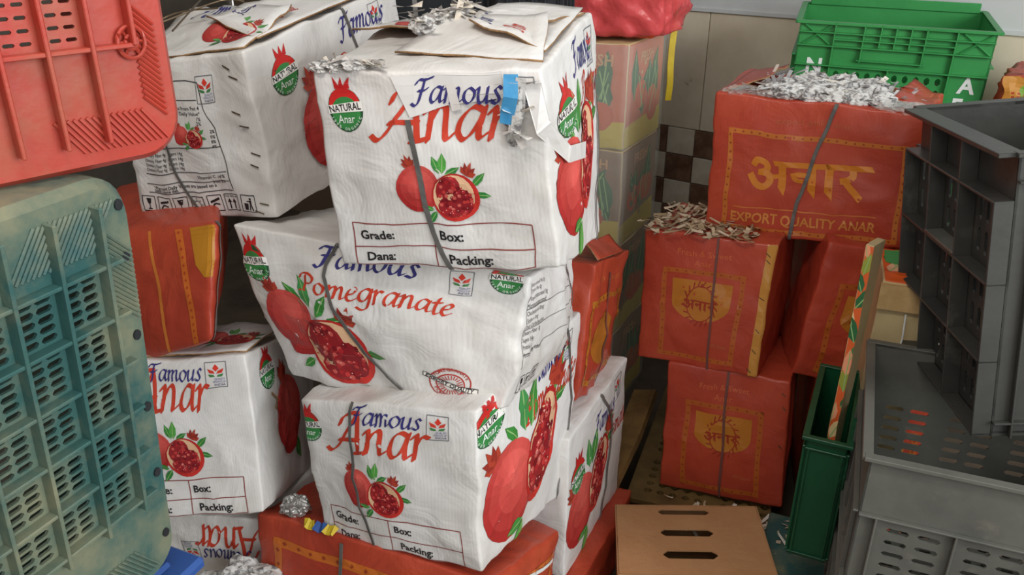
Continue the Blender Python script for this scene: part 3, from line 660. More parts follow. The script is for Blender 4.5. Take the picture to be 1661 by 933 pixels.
for i in range(-4, 4):
    place('tile', big, WM @ Matrix.Translation((-.115+.6*(i+.5), .725+.2275, -.006)), wall)
for i in range(-12, 10):
    for j in range(8): place('tile', md if (i+j) % 2 == 0 else ml, WM @ Matrix.Translation((-.132+.12*(i+.5), .725-.11*(j+.5), -.006)), wall)
bm = bmesh.new(); bx(bm, (0, 1.5+.43, -.004), (5.4, 1.48, .012), WM); bx(bm, (0, 1.184, .004), (5.4, .012, .014), WM); t = fin(bm, 'trim_1', 'panel'); t['kind'] = 'structure'
# pallet
bm = bmesh.new(); bx(bm, (-1.65, 1.5, 1.2), (.1, 7, 2.9)); wl = fin(bm, 'added_wall_left', 'sidewall'); wl['kind'] = 'structure'  # added side wall: dims the left, keeps gaps and crate slots dark
bm = bmesh.new(); bx(bm, (1.2, 1.9, 2.95), (5.8, 4.6, .1)); ce = fin(bm, 'added_ceiling', 'panel'); ce['kind'] = 'structure'  # added ceiling out of view, blocks world light from above
pr = thing('plastic_pallet', (.55, 1.95, -.15), 'brown slotted plastic pallet under the red cartons', 'pallet')
pm = Matrix.Rotation(math.radians(-20), 4, 'Z')
def deck(bm, x0, x1, y0, y1, z, pitch, t):
    nx = int((x1-x0)/pitch); ny = int((y1-y0)/pitch); us = [x0+(x1-x0)*k/nx for k in range(nx+1)]; vs = [y0+(y1-y0)*k/ny for k in range(ny+1)]
    panel(bm, us, vs, lambda i, j: (.62, .62) if (i % 6 and j % 6) else None, t, pm @ Matrix.Translation((0, 0, z)))
bm = bmesh.new(); deck(bm, -.2, .2, -.1, .6, .13, .034, .015); fin(bm, 'deck', 'pallet', pr)
for x in (-.15, .0, .15): 
    bm = bmesh.new(); bx(bm, (x, .25, .065), (.09, .68, .13), pm); fin(bm, 'runner', 'pallet', pr)
bm = bmesh.new(); d = (Vector((.36, 2.3, .02))-Vector((.40, 1.93, .02)))
ribbon(bm, [Vector((.27, 1.93, .02)), Vector((.36, 2.12, .05)), Vector((.44, 2.32, .09))], [Vector((-.3, 0, 1))]*3, .075, .022); tag(fin(bm, 'wooden_plank', 'wood'), 'worn yellow plank lying behind the white carton stack', 'plank')
wp = thing('wooden_pallet', (-.42, 1.5, -.15), 'wooden pallet under the nearest stack and the upside down carton', 'pallet')
for k in range(6):
    bm = bmesh.new(); bx(bm, (0, -.3+.12*k, .095), (.8, .1, .018), None, .002); fin(bm, 'board', 'wood', wp)
for x in (-.35, 0, .35):
    bm = bmesh.new(); bx(bm, (x, 0, .043), (.08, .7, .086), None, .002); fin(bm, 'bearer', 'wood', wp)
for k_ in ('a4', 'c4'):
    for i_ in range(4): CN[k_][i_][2] = -.044
for i_ in (6, 7): CN['c4'][i_][2] = .262
# ------------------------------------------------------------------ white cartons, nearest stack
GW = 'white pomegranate cartons'; GR = 'red pomegranate cartons'
a4 = Carton('carton', CN['a4'], 'red carton at the foot of the nearest stack, gold border, wrappers on its rim', GR, 'red', bulge=.05, amp=.004, seed=4)
I = Ink(a4); A = Art(I, 'F', 0, 0, 1); aa = a4.asp['F']; border(A, .1*aa, .14, .92*aa, .9, .05, (196, 104, 40)); I.done('border_print'); A.ell(.5*aa, .5, .25*aa, .25, GOLD, 0, n=20); I.done('disc_print')
A = Art(I, 'R', 0, 0, 1); aa = a4.asp['R']; border(A, .12*aa, .16, .9*aa, .9, .05, (196, 104, 40)); I.done('border_print')
a4.strap([('F', .4, 1), ('F', .4, .03)], .008); a4.strap([('R', .12, .1), ('R', .9, .2)], .008, 'white2'); a4.strap([('R', .1, .24), ('R', .9, .36)], .006, 'white2')
a3 = Carton('carton', CN['a3'], 'white carton third from the top of the nearest stack, large pomegranates on its side', GW, 'white', bulge=.05, amp=.004, seed=3)
end_art(a3, du=-.11, fdu=-.0); side_art(a3, 'R', mode=1, pu=.4, pv=.62, ps=.62, badge_at=(.09, .13), fam=(.46, .16), pomg=(.4, .34), xh=.1, bsx=1.2)
a3.strap([('F', .32, 0), ('F', .3, .5), ('F', .36, 1)], .006); a3.strap([('R', .8, 0), ('R', .93, .4), ('R', .9, 1)], .006)
a2 = Carton('carton', CN['a2'], 'bulging white carton second from the top of the nearest stack, with red export stamp', GW, 'white', bulge=.09, amp=.006, seed=2, fb={'F': .16, 'R': .06})
side_art(a2, 'F', mode=2, pu=.24, pv=.62, ps=.54, badge_at=(.06, .2), fam=(.31, .15), pomg=(.22, .34), stamp=True, two=True)
I = Ink(a2); A = Art(I, 'R', 0, 0, 1); ra = a2.asp['R']
for k, t in enumerate(('Saturated Fat 0g', 'Trans Fat 0g', 'Polyunsaturated 0g', 'Monounsaturated', 'Cholesterol 0mg', 'Sodium 1mg', 'Total Carbohydrate', 'Dietary Fiber 1g', 'Sugars 14g', 'Protein 1g', 'Percent Daily Values')): A.text(t, .06*ra, .1+.052*k, .034, (90, 88, 88), 0, 0)
for y in (.26, .42, .6): A.line((.05*ra, y), (.9*ra, y), .006, (110, 108, 106))
A.line((.05*ra, .06), (.05*ra, .7), .006, (110, 108, 106)); I.done('nutrition_print')
icons(Art(I, 'R', .08, .78, .13, sx=.8), ['glass', 'sun', 'up']); I.done('handling_icons')
a2.strap([('F', .39, 0), ('F', .34, .2), ('F', .38, .55), ('F', .5, .85), ('F', .62, 1)], .007); a2.strap([('R', .75, 0), ('R', .9, .4), ('R', .8, 1)], .007)
a1 = Carton('carton', CN['a1'], 'white carton on top of the nearest stack, torn top flap and grey strap', GW, 'white', bulge=.035, amp=.0035, seed=1)
end_art(a1); side_art(a1, 'R', mode=1, pu=.45, pv=.62, ps=.5, badge_at=(.3, .27), fam=(.5, .16), pomg=(.6, .32), bsx=1.35)
a1.strap([('F', .42, .22), ('F', .44, .5), ('F', .47, .8), ('F', .53, 1)], .009); a1.strap([('R', .93, .25), ('R', .96, .6), ('R', .85, 1)], .006)
def tp(c, u, v, o=0.0): return c.at('T', u, v, o)
fl = [tp(a1, .98, .1, .004), tp(a1, .02, .1, .004), tp(a1, .0, .45, .03), tp(a1, .9, .5, .03)]
bf = sheet('back_flap', a1, fl, ['white', 'kraftraw'], a1.root, amp=.008, seed=2)
sheet('front_flap', a1, [tp(a1, .3, .78, .006), tp(a1, .98, .9, .004), tp(a1, .92, .5, .034), tp(a1, .42, .45, .03)], ['white', 'kraftraw'], a1.root, amp=.008, seed=5, curl=.01)
sf = sheet('side_flap', a1, [tp(a1, .97, .06, .012), tp(a1, .97, .8, .012), tp(a1, .6, .62, .045), tp(a1, .58, .2, .04)], ['white', 'kraftraw'], a1.root, amp=.008, seed=6)
I = Ink(bf); poms(Art(I, 'S', .68, .55, .7, rot=math.pi)); I.done('pomegranate_print')
I = Ink(sf); q = Art(I, 'S', .9, .75, .5, rot=math.pi); q.script('Famous', 0, 0, .3, NAVY, 0, width=1.1); I.done('lettering'); q.script('Pomegranate', 0, .8, .3, ARED, 0, width=1.4); I.done('lettering')
# tape strip, torn paper, shreds on top of the top carton
# "Famous" sticker: torn white patch carrying the name over the big word
I = Ink(a1); A = Art(I, 'F', 0, 0, 1); fa = a1.asp['F']
A.poly([(.37*fa, .02), (.84*fa, .0), (.84*fa, .12), (.62*fa, .15), (.43*fa, .21)], (226, 224, 221), 5); A.script('Famous', .45*fa, .145, .075, NAVY, 7, width=.38*fa); A.poly([(.6*fa, .06), (.64*fa, .05), (.66*fa, .17), (.62*fa, .18)], (226, 222, 218), 8); I.done('torn_label')
bm = bmesh.new(); p = [a1.at('F', .885, .02, .012), a1.at('F', .88, .1, .02), a1.at('F', .855, .18, .014), a1.at('F', .85, .23, .012)]; ribbon(bm, [x-a1.base for x in p], [a1.nrm('F', .88, .1)]*4, .022, .002); fin(bm, 'blue_tape', 'tape', a1.root)
shreds('torn_newsprint', [a1.at('F', .92, .06, .014), a1.at('F', .87, .28, .01), a1.at('F', .89, .18, .012)], 8, .004, parent=a1.root, base=a1.base, seed=11, L=(.02, .035), w=(.012, .02), up=.002)
bm = bmesh.new(); p = [a1.at('F', .965, .06, .01), a1.at('F', .985, .26, .01), a1.at('R', .2, .46, .01), a1.at('R', .5, .5, .006)]; ribbon(bm, [x-a1.base for x in p], [a1.nrm('F', .96, .1), (a1.nrm('F', .96, .3)+a1.nrm('R', .06, .3)).normalized(), a1.nrm('R', .3, .3), a1.nrm('R', .5, .4)], .028, .001); fin(bm, 'paper_strip', 'white', a1.root)
shreds('shredded_newspaper', [tp(a1, .42, .5, .03), tp(a1, .36, .6, .03), tp(a1, .5, .45, .035)], 60, .014, parent=a1.root, base=a1.base, seed=12, L=(.015, .03), up=.012)
for u_, v_, s_ in ((.42, .5, 21), (.5, .46, 22), (.36, .6, 23), (.12, .97, 24), (.05, .97, 25), (.2, .97, 26)):
    crumple('newspaper_wad', a1.root, a1.base, tp(a1, u_, v_, .03 if v_ < .9 else .004), .02, .016, .014 if v_ < .9 else .009, 'newsprint', seed=s_)
for k_, (u_, v_, l_) in enumerate(((.91, .03, .09), (.895, .05, .1), (.925, .03, .06))):
    bm = bmesh.new(); ribbon(bm, [a1.at('F', u_-.03*t, v_+l_*3*t, .012+.004*math.sin(3*t+k_))-a1.base for t in (0, .3, .6, 1)], [a1.nrm('F', .9, .1)]*4, .016, .001); fin(bm, 'newspaper_strip', 'newsprint', a1.root)
shreds('shredded_newspaper', [tp(a1, .08, .97, .004), tp(a1, .15, .97, .004), tp(a1, .28, .96, .006)], 30, .009, parent=a1.root, base=a1.base, seed=13, L=(.012, .025), up=.004)
for (u, v, h) in ((.44, .42, .085), (.28, .5, .06)):
    bm = bmesh.new(); p = tp(a1, u, v, .01)-a1.base; ribbon(bm, [p, p+Vector((.004, 0, h*.5)), p+Vector((.002, .004, h))], [Vector((0, -1, 0))]*3, .008, .0015); fin(bm, 'strap_end', 'strap', a1.root)
# ------------------------------------------------------------------ column behind
def slim(P, kx, kf=0, kb=1):
    P = [Vector(p) for p in P]
    for b in (0, 4):
        LF, RF, LB, RB = P[b:b+4]
        P[b+1] = RF+(RB-RF)*kf; P[b] = P[b+1]+(LF-RF)*kx; P[b+2] = RB+(LB-RB)*kx
        P[b+2] = P[b]+(P[b+2]-P[b])*kb; P[b+3] = P[b+1]+(P[b+3]-P[b+1])*kb
    return P
CN['b2'] = slim(CN['b2'], .5); CN['b3'] = slim(CN['b3'], .55, .3); CN['r_bot'] = slim(CN['r_bot'], 1, 0, .68); CN['r_mid'] = slim(CN['r_mid'], 1, 0, .68)
b2 = Carton('carton', CN['b2'], 'white carton half hidden behind the nearest stack, dark strap across its pomegranate', GW, 'white', bulge=.03, amp=.003, seed=5)
side_art(b2, 'R', mode=1, pu=.35, pv=.62, ps=.5, badge_at=(.16, .34), fam=(.42, .24), pomg=(.45, .44))
b2.strap([('R', .5, 0), ('R', .72, .35), ('R', .62, 1)], .008)
b1c = [Vector(p)+Vector((.035, -.02, -.2)) for p in CN['b2']]; b1c = [Vector((p.x, p.y, -.15 if k < 4 else min(p.z, CN['b2'][k-4][2]-.004))) for k, p in enumerate(b1c)]
b1 = Carton('carton', b1c, 'crushed red carton under the half hidden white carton', GR, 'red', bulge=.08, amp=.005, seed=6)
for k, v in enumerate(b1c[4:]): pass
b3 = Carton('carton', CN['b3'], 'crumpled red carton with open flaps squeezed behind the nearest stack', GR, 'red', bulge=.05, amp=.007, seed=7)
I = Ink(b3); A = Art(I, 'R', 0, 0, 1); aa = b3.asp['R']; border(A, .1*aa, .3, .9*aa, .9, .04, GOLD2); I.done('border_print'); A.text('Fresh & Sweet', .5*aa, .17, .06, (206, 110, 64), 0, 0, align='c'); I.done('lettering'); A.ell(.45*aa, .6, .22, .2, GOLD2, 0, n=14); I.done('disc_print')
b3.strap([('R', .55, .1), ('R', .5, 1)], .007, 'strapred')
sheet('flap', b3, [b3.at('T', .98, .1, .004), b3.at('T', .98, .85, .004), b3.at('T', .7, .8, .05), b3.at('T', .75, .15, .04)], ['red', 'kraftraw'], b3.root, amp=.01, seed=3)
# ------------------------------------------------------------------ left column
c1 = Carton('carton', CN['c1'], 'white carton beside the red crate, nutrition table and rusty staples in view', GW, 'white', bulge=.03, amp=.004, seed=8)
nutri_art(c1, 'F'); side_art(c1, 'R', pics=False, badge_at=(.17, .2), fam=(.52, .17), pomg=(.46, .38))
I = Ink(c1); pom(Art(I, 'R', .36, .6, 1), 0, 0, .27, 12, -2.0); I.done('pomegranate_print')
c1.staples([('F', .86, .08, .5), ('F', .9, .14, .4), ('F', .87, .33, .5), ('F', .9, .42, .3), ('F', .93, .6, .4), ('F', .91, .67, .3), ('F', .94, .9, .3), ('F', .9, .95, .4)], .02)
c1.strap([('F', .3, .3), ('F', .36, .7), ('F', .5, 1)], .006); c1.strap([('T', .45, .9), ('T', .7, .55), ('T', 1, .42)], .007); c1.strap([('R', .58, 0), ('R', .62, .3), ('R', .62, .6)], .007)
ff = sheet('front_flap', c1, [tp(c1, .02, .97, .004), tp(c1, .98, .97, .004), tp(c1, .92, .62, .03), tp(c1, .05, .6, .05)], ['white', 'kraftraw'], c1.root, amp=.012, seed=8, sag=.012)
cs = sheet('side_flap', c1, [tp(c1, .98, .9, .012), tp(c1, .98, .05, .012), tp(c1, .55, .1, .05), tp(c1, .5, .8, .045)], ['white', 'kraftraw'], c1.root, amp=.008, seed=9)
I = Ink(ff); q = Art(I, 'S', .25, .75, .6, sx=1); q.tf = (lambda p, q=q: (q.u+p[0]*q.s/q.a, q.v-p[1]*q.s)); q.script('Famous', 0, 0, .36, NAVY, 0, width=1.1); I.done('lettering'); q = Art(I, 'S', .74, .4, .5); q.tf = (lambda p, q=q: (q.u+p[0]*q.s/q.a, q.v-p[1]*q.s)); poms(q); I.done('pomegranate_print')
I = Ink(cs); q = Art(I, 'S', .1, .7, .5); q.tf = (lambda p, q=q: (q.u+p[0]*q.s/q.a, q.v-p[1]*q.s)); q.script('Famous', .3, 0, .3, NAVY, 0, width=1.0); I.done('lettering'); q.script('Pomegranate', .2, .8, .3, ARED, 0, width=1.6); I.done('lettering')
wires = [[tp(c1, .1, .9, .05), tp(c1, .3, .8, .07), tp(c1, .55, .75, .06)], [tp(c1, .2, .6, .07), tp(c1, .4, .75, .075), tp(c1, .5, .98, .05)], [tp(c1, .3, .9, .06), tp(c1, .5, .7, .07), tp(c1, .62, .66, .06)]]
for w_ in wires:
    bm = bmesh.new(); tube(bm, [Vector(x)-c1.base for x in cr(w_, 5)], .0018); fin(bm, 'tie_wire', 'staple', c1.root)
c2c = [Vector(p) for p in CN['c2']]
for b in (0, 4): c2c[b+2] = c2c[b]+Vector((-.09, .34, 0)); c2c[b+3] = c2c[b+1]+Vector((-.09, .34, 0))
c2 = Carton('carton', c2c, 'bulging red carton with gold bands between two white cartons beside the teal crate', GR, 'red', bulge=.12, amp=.003, seed=9, rnd=.14)
I = Ink(c2); A = Art(I, 'F', 0, 0, 1); aa = c2.asp['F']
A.line((.5*aa, -.02), (.58*aa, 1.02), .03, (204, 120, 52)); I.done('band_print'); A.line((.72*aa, -.02), (.84*aa, 1.0), .06, (200, 104, 40))
for k in range(16): A.ell((.72+.12*(k+.5)/16)*aa, (k+.5)/16, .014, .014, (176, 66, 34), 1, n=4)
I.done('band_print'); A.poly([(.8*aa, 0), (1.0*aa, 0), (1.0*aa, .44), (.92*aa, .42), (.85*aa, .3)], (186, 126, 34), 1); I.done('shield_print')
c2.strap([('R', .06, 0), ('R', .1, .4), ('R', .05, 1)], .008)
c3 = Carton('carton', CN['c3'], 'white carton beside the teal crate with Box and Packing form in view', GW, 'white', bulge=.04, amp=.003, seed=10)
end_art(c3, du=-.15, fdu=-.02); side_art(c3, 'R', pics=False, badge_at=(.24, .14), fam=(.6, .1), pomg=(.6, .2))
I = Ink(c3); A = Art(I, 'R', .46, .5, 1, sx=.9); leaf(A, .1, .16, .25, .9, 8); pom(A, 0, 0, .25, 10, -1.8); I.done('pomegranate_print')
bm = bmesh.new(); ribbon(bm, [c3.at('R', .25, .3, .002)-c3.base, c3.at('R', .3, .36, .003)-c3.base, c3.at('R', .26, .4, .003)-c3.base, c3.at('R', .34, .46, .002)-c3.base], [c3.nrm('R', .3, .35)]*4, .005, .001); fin(bm, 'torn_edge', 'kraftraw', c3.root)
tf3 = sheet('top_flap', c3, [tp(c3, .02, .96, .004), tp(c3, .98, .96, .004), tp(c3, .95, .4, .03), tp(c3, .05, .4, .03)], ['white', 'kraftraw'], c3.root, amp=.008, seed=12)
I = Ink(tf3); q = Art(I, 'S', .7, .5, .5); q.tf = (lambda p, q=q: (q.u+p[0]*q.s/q.a, q.v-p[1]*q.s)); poms(q); I.done('pomegranate_print')
c4 = Carton('carton', slim(CN['c4'], 1, 0, .6), 'white carton standing upside down at the foot of the column behind the teal crate', GW, 'white', bulge=.03, amp=.004, seed=11, flip=True)
end_art(c4, form=False, du=-.24, dv=.6, pic=False)
crumple('newspaper_ball', None, Vector(), (-.58, 1.37, .19), .09, .05, .06, 'newsprint', seed=3); nb = bpy.context.scene.objects['newspaper_ball']; tag(nb, 'crumpled grey newspaper between the upside down carton and the red carton', 'newspaper')
# sweet wrappers on the rim of the bottom red carton
wb = a4.at('T', .3, .97, .012)
sw = thing('snack_wrapper', wb, 'yellow and blue snack wrapper lying on the rim of the lowest red carton', 'wrapper')
P0, P1 = a4.at('T', .22, .99, .008)-wb, a4.at('T', .37, .99, .008)-wb
for k, (m_, n_) in enumerate((('yellow', 'yellow_end'), ('tape', 'blue_band'), ('yellow', 'yellow_end'))):
    bm = bmesh.new(); a, b = P0+(P1-P0)*(k/3), P0+(P1-P0)*((k+1)/3); pts = [a+(b-a)*t/4+Vector((0, 0, .003*math.sin(t*2+k))) for t in range(5)]; ribbon(bm, pts, [Vector((.1, -.7, .8))]*5, .02, .003); fin(bm, n_, m_ if m_ != 'tape' else 'blue', sw)
fo = crumple('foil_scrap', None, Vector(), a4.at('T', .14, .93, .02), .028, .02, .024, 'foil', seed=6); tag(fo, 'crumpled silver foil scrap beside the yellow wrapper', 'foil')
# ------------------------------------------------------------------ red cartons at the back
r_bot = Carton('carton', CN['r_bot'], 'red carton with gold shield standing on the slotted pallet', GR, 'red', bulge=.02, amp=.0025, seed=21); red_end(r_bot)
r_bot.strap([('F', .5, 0), ('F', .5, 1)], .007, 'strapred')
r_bot.staples([('F', .95, .1, .8), ('F', .96, .2, .8), ('F', .95, .5, .8)], .012)
r_mid = Carton('carton', CN['r_mid'], 'red carton with gold shield, stapled gold corner strip and paper shreds on top', GR, 'red', bulge=.03, amp=.003, seed=22); red_end(r_mid)
I = Ink(r_mid); A = Art(I, 'F', 0, 0, 1); A.line((.965*r_mid.asp['F'], 0), (.965*r_mid.asp['F'], 1), .07, (196, 140, 62), 2); I.done('corner_strip')
r_mid.strap([('F', .57, 0), ('F', .6, 1)], .006, 'strapred'); r_mid.staples([('F', .94, .08, .7), ('F', .95, .13, .7), ('F', .95, .4, .5), ('F', .95, .65, .7), ('F', .95, .8, .7), ('F', .93, .95, .7)], .016)
shreds('shredded_newspaper', [r_mid.at('T', u, v, .0) for u in (.1, .3, .5, .7) for v in (.95, .8, .6, .4, .2)], 300, .022, parent=r_mid.root, base=r_mid.base, seed=31, up=.008, L=(.014, .03), cols=((190, 170, 140), (164, 140, 110), (206, 190, 164), (150, 128, 100)))
r_top = Carton('carton', CN['r_top'], 'topmost red carton with large gold Hindi lettering, shredded newspaper and strap', GR, 'red', bulge=.03, amp=.004, seed=23); red_side(r_top)
r_top.strap([('F', .6, .0), ('F', .48, .6), ('F', .44, 1)], .009)
shreds('shredded_newspaper', [r_top.at('T', u, v, .0) for u in (.25, .4, .55, .7, .8) for v in (.4, .6, .8)], 260, .024, parent=r_top.root, base=r_top.base, seed=32, up=.014, cols=((222, 220, 218), (190, 188, 186), (160, 158, 158), (230, 224, 212), (120, 118, 118)))
for k, (u, v, rx, s) in enumerate(((.28, .86, .04, 3), (.38, .88, .045, 5), (.48, .88, .04, 8), (.58, .88, .045, 4), (.68, .88, .04, 9), (.78, .84, .035, 12), (.33, .6, .045, 13), (.45, .62, .04, 14), (.57, .6, .045, 15), (.7, .6, .04, 16), (.4, .35, .04, 17), (.55, .35, .04, 18), (.68, .35, .04, 19))):
    crumple('newspaper_wad', r_top.root, r_top.base, r_top.at('T', u, v, .008), rx, .026, .021, 'newsprint', seed=s)
for u_, s_ in ((.86, 31), (.92, 33), (.12, 35)): crumple('clear_film', r_top.root, r_top.base, r_top.at('T', u_, .9, .004), .045, .03, .012, 'film', seed=s_)
sheet('flap', r_top, [r_top.at('T', .03, .95, .002), r_top.at('T', .03, .1, .002), r_top.at('T', .2, .0, .03), r_top.at('T', .22, .7, .03)], ['red', 'kraftraw'], r_top.root, amp=.008, seed=14)
sheet('flap', r_top, [r_top.at('T', .97, .1, .002), r_top.at('T', .97, .9, .002), r_top.at('T', .82, .8, .02), r_top.at('T', .85, .1, .03)], ['red', 'kraftraw'], r_top.root, amp=.008, seed=15)
r_rt = Carton('carton', CN['r_rt'], 'leaning red carton with gold shield beside the thin orange leaf print carton', GR, 'red', bulge=.03, amp=.004, seed=24); red_end(r_rt)
rb = [Vector(p)+Vector((.08, .12, 0)) for p in CN['r_rb']]; rb = [Vector((p.x, p.y, -.15 if k < 4 else .37)) for k, p in enumerate(rb)]
r_rb = Carton('carton', rb, 'shaded red carton below the leaning red carton', GR, 'red', bulge=.02, amp=.003, seed=25); red_end(r_rb)
sp = [Vector((x, y, -.0)) for x, y in ((.6, 1.78), (.68, 1.76), (.76, 1.74), (.5, 1.82))]
shreds('paper_litter', sp, 90, .035, 'pale paper scraps littering the pallet before the red carton', 'paper scraps', seed=41, L=(.02, .06), w=(.005, .012), up=.006, cols=((216, 206, 186), (196, 180, 150), (226, 220, 208)))
# ------------------------------------------------------------------ kraft carton
kc = [Vector(p) for p in CN['kraft']]; kb = sum(kc[:4], Vector())/4
kr = thing('kraft_carton', kb, 'plain brown kraft carton with three hand slots in its top', 'carton')
kx = ((kc[5]-kc[4])+(kc[7]-kc[6])).normalized(); ky = (kc[6]-kc[4]+kc[7]-kc[5]); ky = (ky-kx*ky.dot(kx)).normalized(); kz = kx.cross(ky); kt = sum(kc[4:], Vector())/4; KW, KD, KH = .372, .285, kt.z+.148
KM = frame(kt-kb, kx, ky, kz)
bm = bmesh.new(); us = [-KW/2, -.075, .06, KW/2]; vs = [-KD/2, -.085, -.045, .005, .042, .098, .128, KD/2]
panel(bm, us, vs, lambda i, j: (.98, .8) if i == 1 and j in (1, 3, 5) else None, .004, KM @ Matrix.Translation((0, 0, -.004))); fin(bm, 'top', 'kraft', kr)
for c_, s_ in (((0, -KD/2, -KH/2), (KW, .004, KH)), ((0, KD/2, -KH/2), (KW, .004, KH)), ((-KW/2, 0, -KH/2), (.004, KD, KH)), ((KW/2, 0, -KH/2), (.004, KD, KH))):
    bm = bmesh.new(); bx(bm, c_, s_, KM); fin(bm, 'side_panel', 'kraft', kr)
# ------------------------------------------------------------------ crates seen from below
def rrect(w, h, r, n=6):
    P = []
    for cx, cy, a0 in ((w-r, r, -math.pi/2), (w-r, h-r, 0), (r, h-r, math.pi/2), (r, r, math.pi)):
        for k in range(n+1):
            a = a0+k*math.pi/2/n; P.append((cx+r*math.cos(a), cy+r*math.sin(a)))
    return P
def shell_crate(name, label, O, ax, ay, W, Hh, D, m, x0, cw, nc, y0, ch, nr, ribx, riby, holes, boss=None, pads=(), slots=(2, 5), hf=(.84, .66)):
    """crate standing on edge, its underside toward us; local x along, y up, z outward"""
    ax = Vector(ax).normalized(); ay = Vector(ay); ay = (ay-ax*ay.dot(ax)).normalized(); az = ax.cross(ay); M = frame((0, 0, 0), ax, ay, az)
    root = thing(name, O, label, 'crate')
    # outer tray: rim loop, wall, back edge
    L = rrect(W, Hh, .045); n = len(L); Lin = rrect(W-.016, Hh-.016, .04); Lin = [(a+.008, b+.008) for a, b in Lin]
    bm = bmesh.new(); rings = []
    for pts, z in ((Lin, -.004), (L, -.016), (L, -D), ([((a-W/2)*.97+W/2, (b-Hh/2)*.97+Hh/2) for a, b in L], -D), ([((a-W/2)*.97+W/2, (b-Hh/2)*.97+Hh/2) for a, b in L], -.02)):
        rings.append([bm.verts.new(M @ Vector((a, b, z))) for a, b in pts])
    for A_, B_ in zip(rings, rings[1:]):
        for k in range(n): bm.faces.new((A_[k], A_[(k+1) % n], B_[(k+1) % n], B_[k]))
    fin(bm, 'tray', m, root)
    xa, xb, ya, yb = x0, x0+cw*nc, y0, y0+ch*nr
    # border of the base between rounded outline and slotted field
    bm = bmesh.new(); inner = []
    for (a, b) in Lin: inner.append((min(max(a, xa), xb), min(max(b, ya), yb)))
    o = [bm.verts.new(M @ Vector((a, b, -.004))) for a, b in Lin]; q = {}
    i = []
    for p in inner:
        k = (round(p[0], 5), round(p[1], 5))
        if k not in q: q[k] = bm.verts.new(M @ Vector((p[0], p[1], -.004)))
        i.append(q[k])
    for k in range(n):
        f_ = [o[k], o[(k+1) % n], i[(k+1) % n], i[k]]; g_ = []
        for v in f_:
            if v not in g_: g_.append(v)
        if len(g_) > 2:
            try: bm.faces.new(g_)
            except ValueError: pass
    fin(bm, 'base_border', m, root)
    us = [xa]; vs = [ya]
    sx, sy = slots
    for c in range(nc): us += [xa+cw*c+.006+(cw-.012)*k/sx for k in range(sx+1)]+[xa+cw*(c+1)]
    for r in range(nr): vs += [ya+ch*r+.004+(ch-.008)*k/sy for k in range(sy+1)]+[ya+ch*(r+1)]
    def hole(i, j):
        c, r = i//(sx+2), j//(sy+2); a, b = i % (sx+2), j % (sy+2)
        return hf if 1 <= a <= sx and 1 <= b <= sy and holes(c, r) else None
    bm = bmesh.new(); panel(bm, us, vs, hole, .004, M @ Matrix.Translation((0, 0, -.008))); fin(bm, 'slotted_base', m, root)
    for x, a, b in ribx:
        bm = bmesh.new(); bx(bm, (x, (a+b)/2, .003), (.0045, b-a, .017), M, .001); fin(bm, 'rib', m, root)
    for y, a, b in riby:
        bm = bmesh.new(); bx(bm, ((a+b)/2, y, .002), (b-a, .0045, .014), M, .001); fin(bm, 'rib', m, root)
    if boss:
        for r_ in (.014, .006):
            bm = bmesh.new(); tube(bm, [M @ Vector((boss[0]+r_*math.cos(t*math.pi/10), boss[1]+r_*1.15*math.sin(t*math.pi/10), .001)) for t in range(21)], .0022); fin(bm, 'boss_ring', m, root)
        for t in range(6):
            bm = bmesh.new(); a_ = t*math.pi/3; p_ = [M @ Vector((boss[0]+r_*math.cos(a_), boss[1]+r_*math.sin(a_), .0)) for r_ in (.002, .014)]; tube(bm, p_, .0016, 4); fin(bm, 'boss_spoke', m, root)
    for (xa_, ya_, w_, h_, sl) in pads:        # diagonal grip ridges
        bm = bmesh.new(); nr_ = max(4, int((w_ if w_ > h_ else h_)/.0062))
        for k in range(nr_):
            if w_ > h_: x = xa_+w_*(k+.5)/nr_; p0, p1 = (x-h_*.35*sl, ya_), (x+h_*.35*sl, ya_+h_)
            else: y = ya_+h_*(k+.5)/nr_; p0, p1 = (xa_, y+w_*.5), (xa_+w_, y-w_*.5)
            tube(bm, [M @ Vector((p0[0], p0[1], -.003)), M @ Vector((p1[0], p1[1], -.003))], .0021, 5)
        fin(bm, 'grip_ridges', m, root)
    return root, M
tW, tH = .385, .553
tax = Vector((.4, .917, 0)).normalized(); tay = Vector((.0926, 0, .9957)); tO = Vector((-.4536, .86, .748))+tax*.012-tax*tW
cx0 = tW-.052-.055*5
rx = [(cx0+.055*k, .13, .53) for k in range(6)]; ry = [(.145+.0635*k, .03, tW-.03) for k in range(6)]
tr, tM = shell_crate('plastic_crate', 'dirty teal plastic crate standing on edge with slotted underside showing', tO, tax, tay, tW, tH, .3, 'teal', cx0, .055, 5, .145, .0635, 5, rx, ry, lambda c, r: True, None,
    pads=((tW-.14, tH-.075, .1, .05, 1), (tW-.04, tH-.16, .03, .09, 1), (tW-.15, .02, .1, .05, -1), (.04, tH-.075, .1, .05, 1)))
for y in (.06, .16, .26, .36, .46, .52):
    bm = bmesh.new(); bmesh.ops.create_cone(bm, cap_ends=True, segments=10, radius1=.005, radius2=.005, depth=.003)
    for v in bm.verts: v.co = tM @ (Vector((v.co.x, v.co.y*1.3, v.co.z-.003))+Vector((tW-.018, y, 0)))
    fin(bm, 'bolt_hole', 'black', tr)
rax = Vector((.68, .73, 0)).normalized(); rO = Vector((-.361, .912, 1.302))-rax*.37
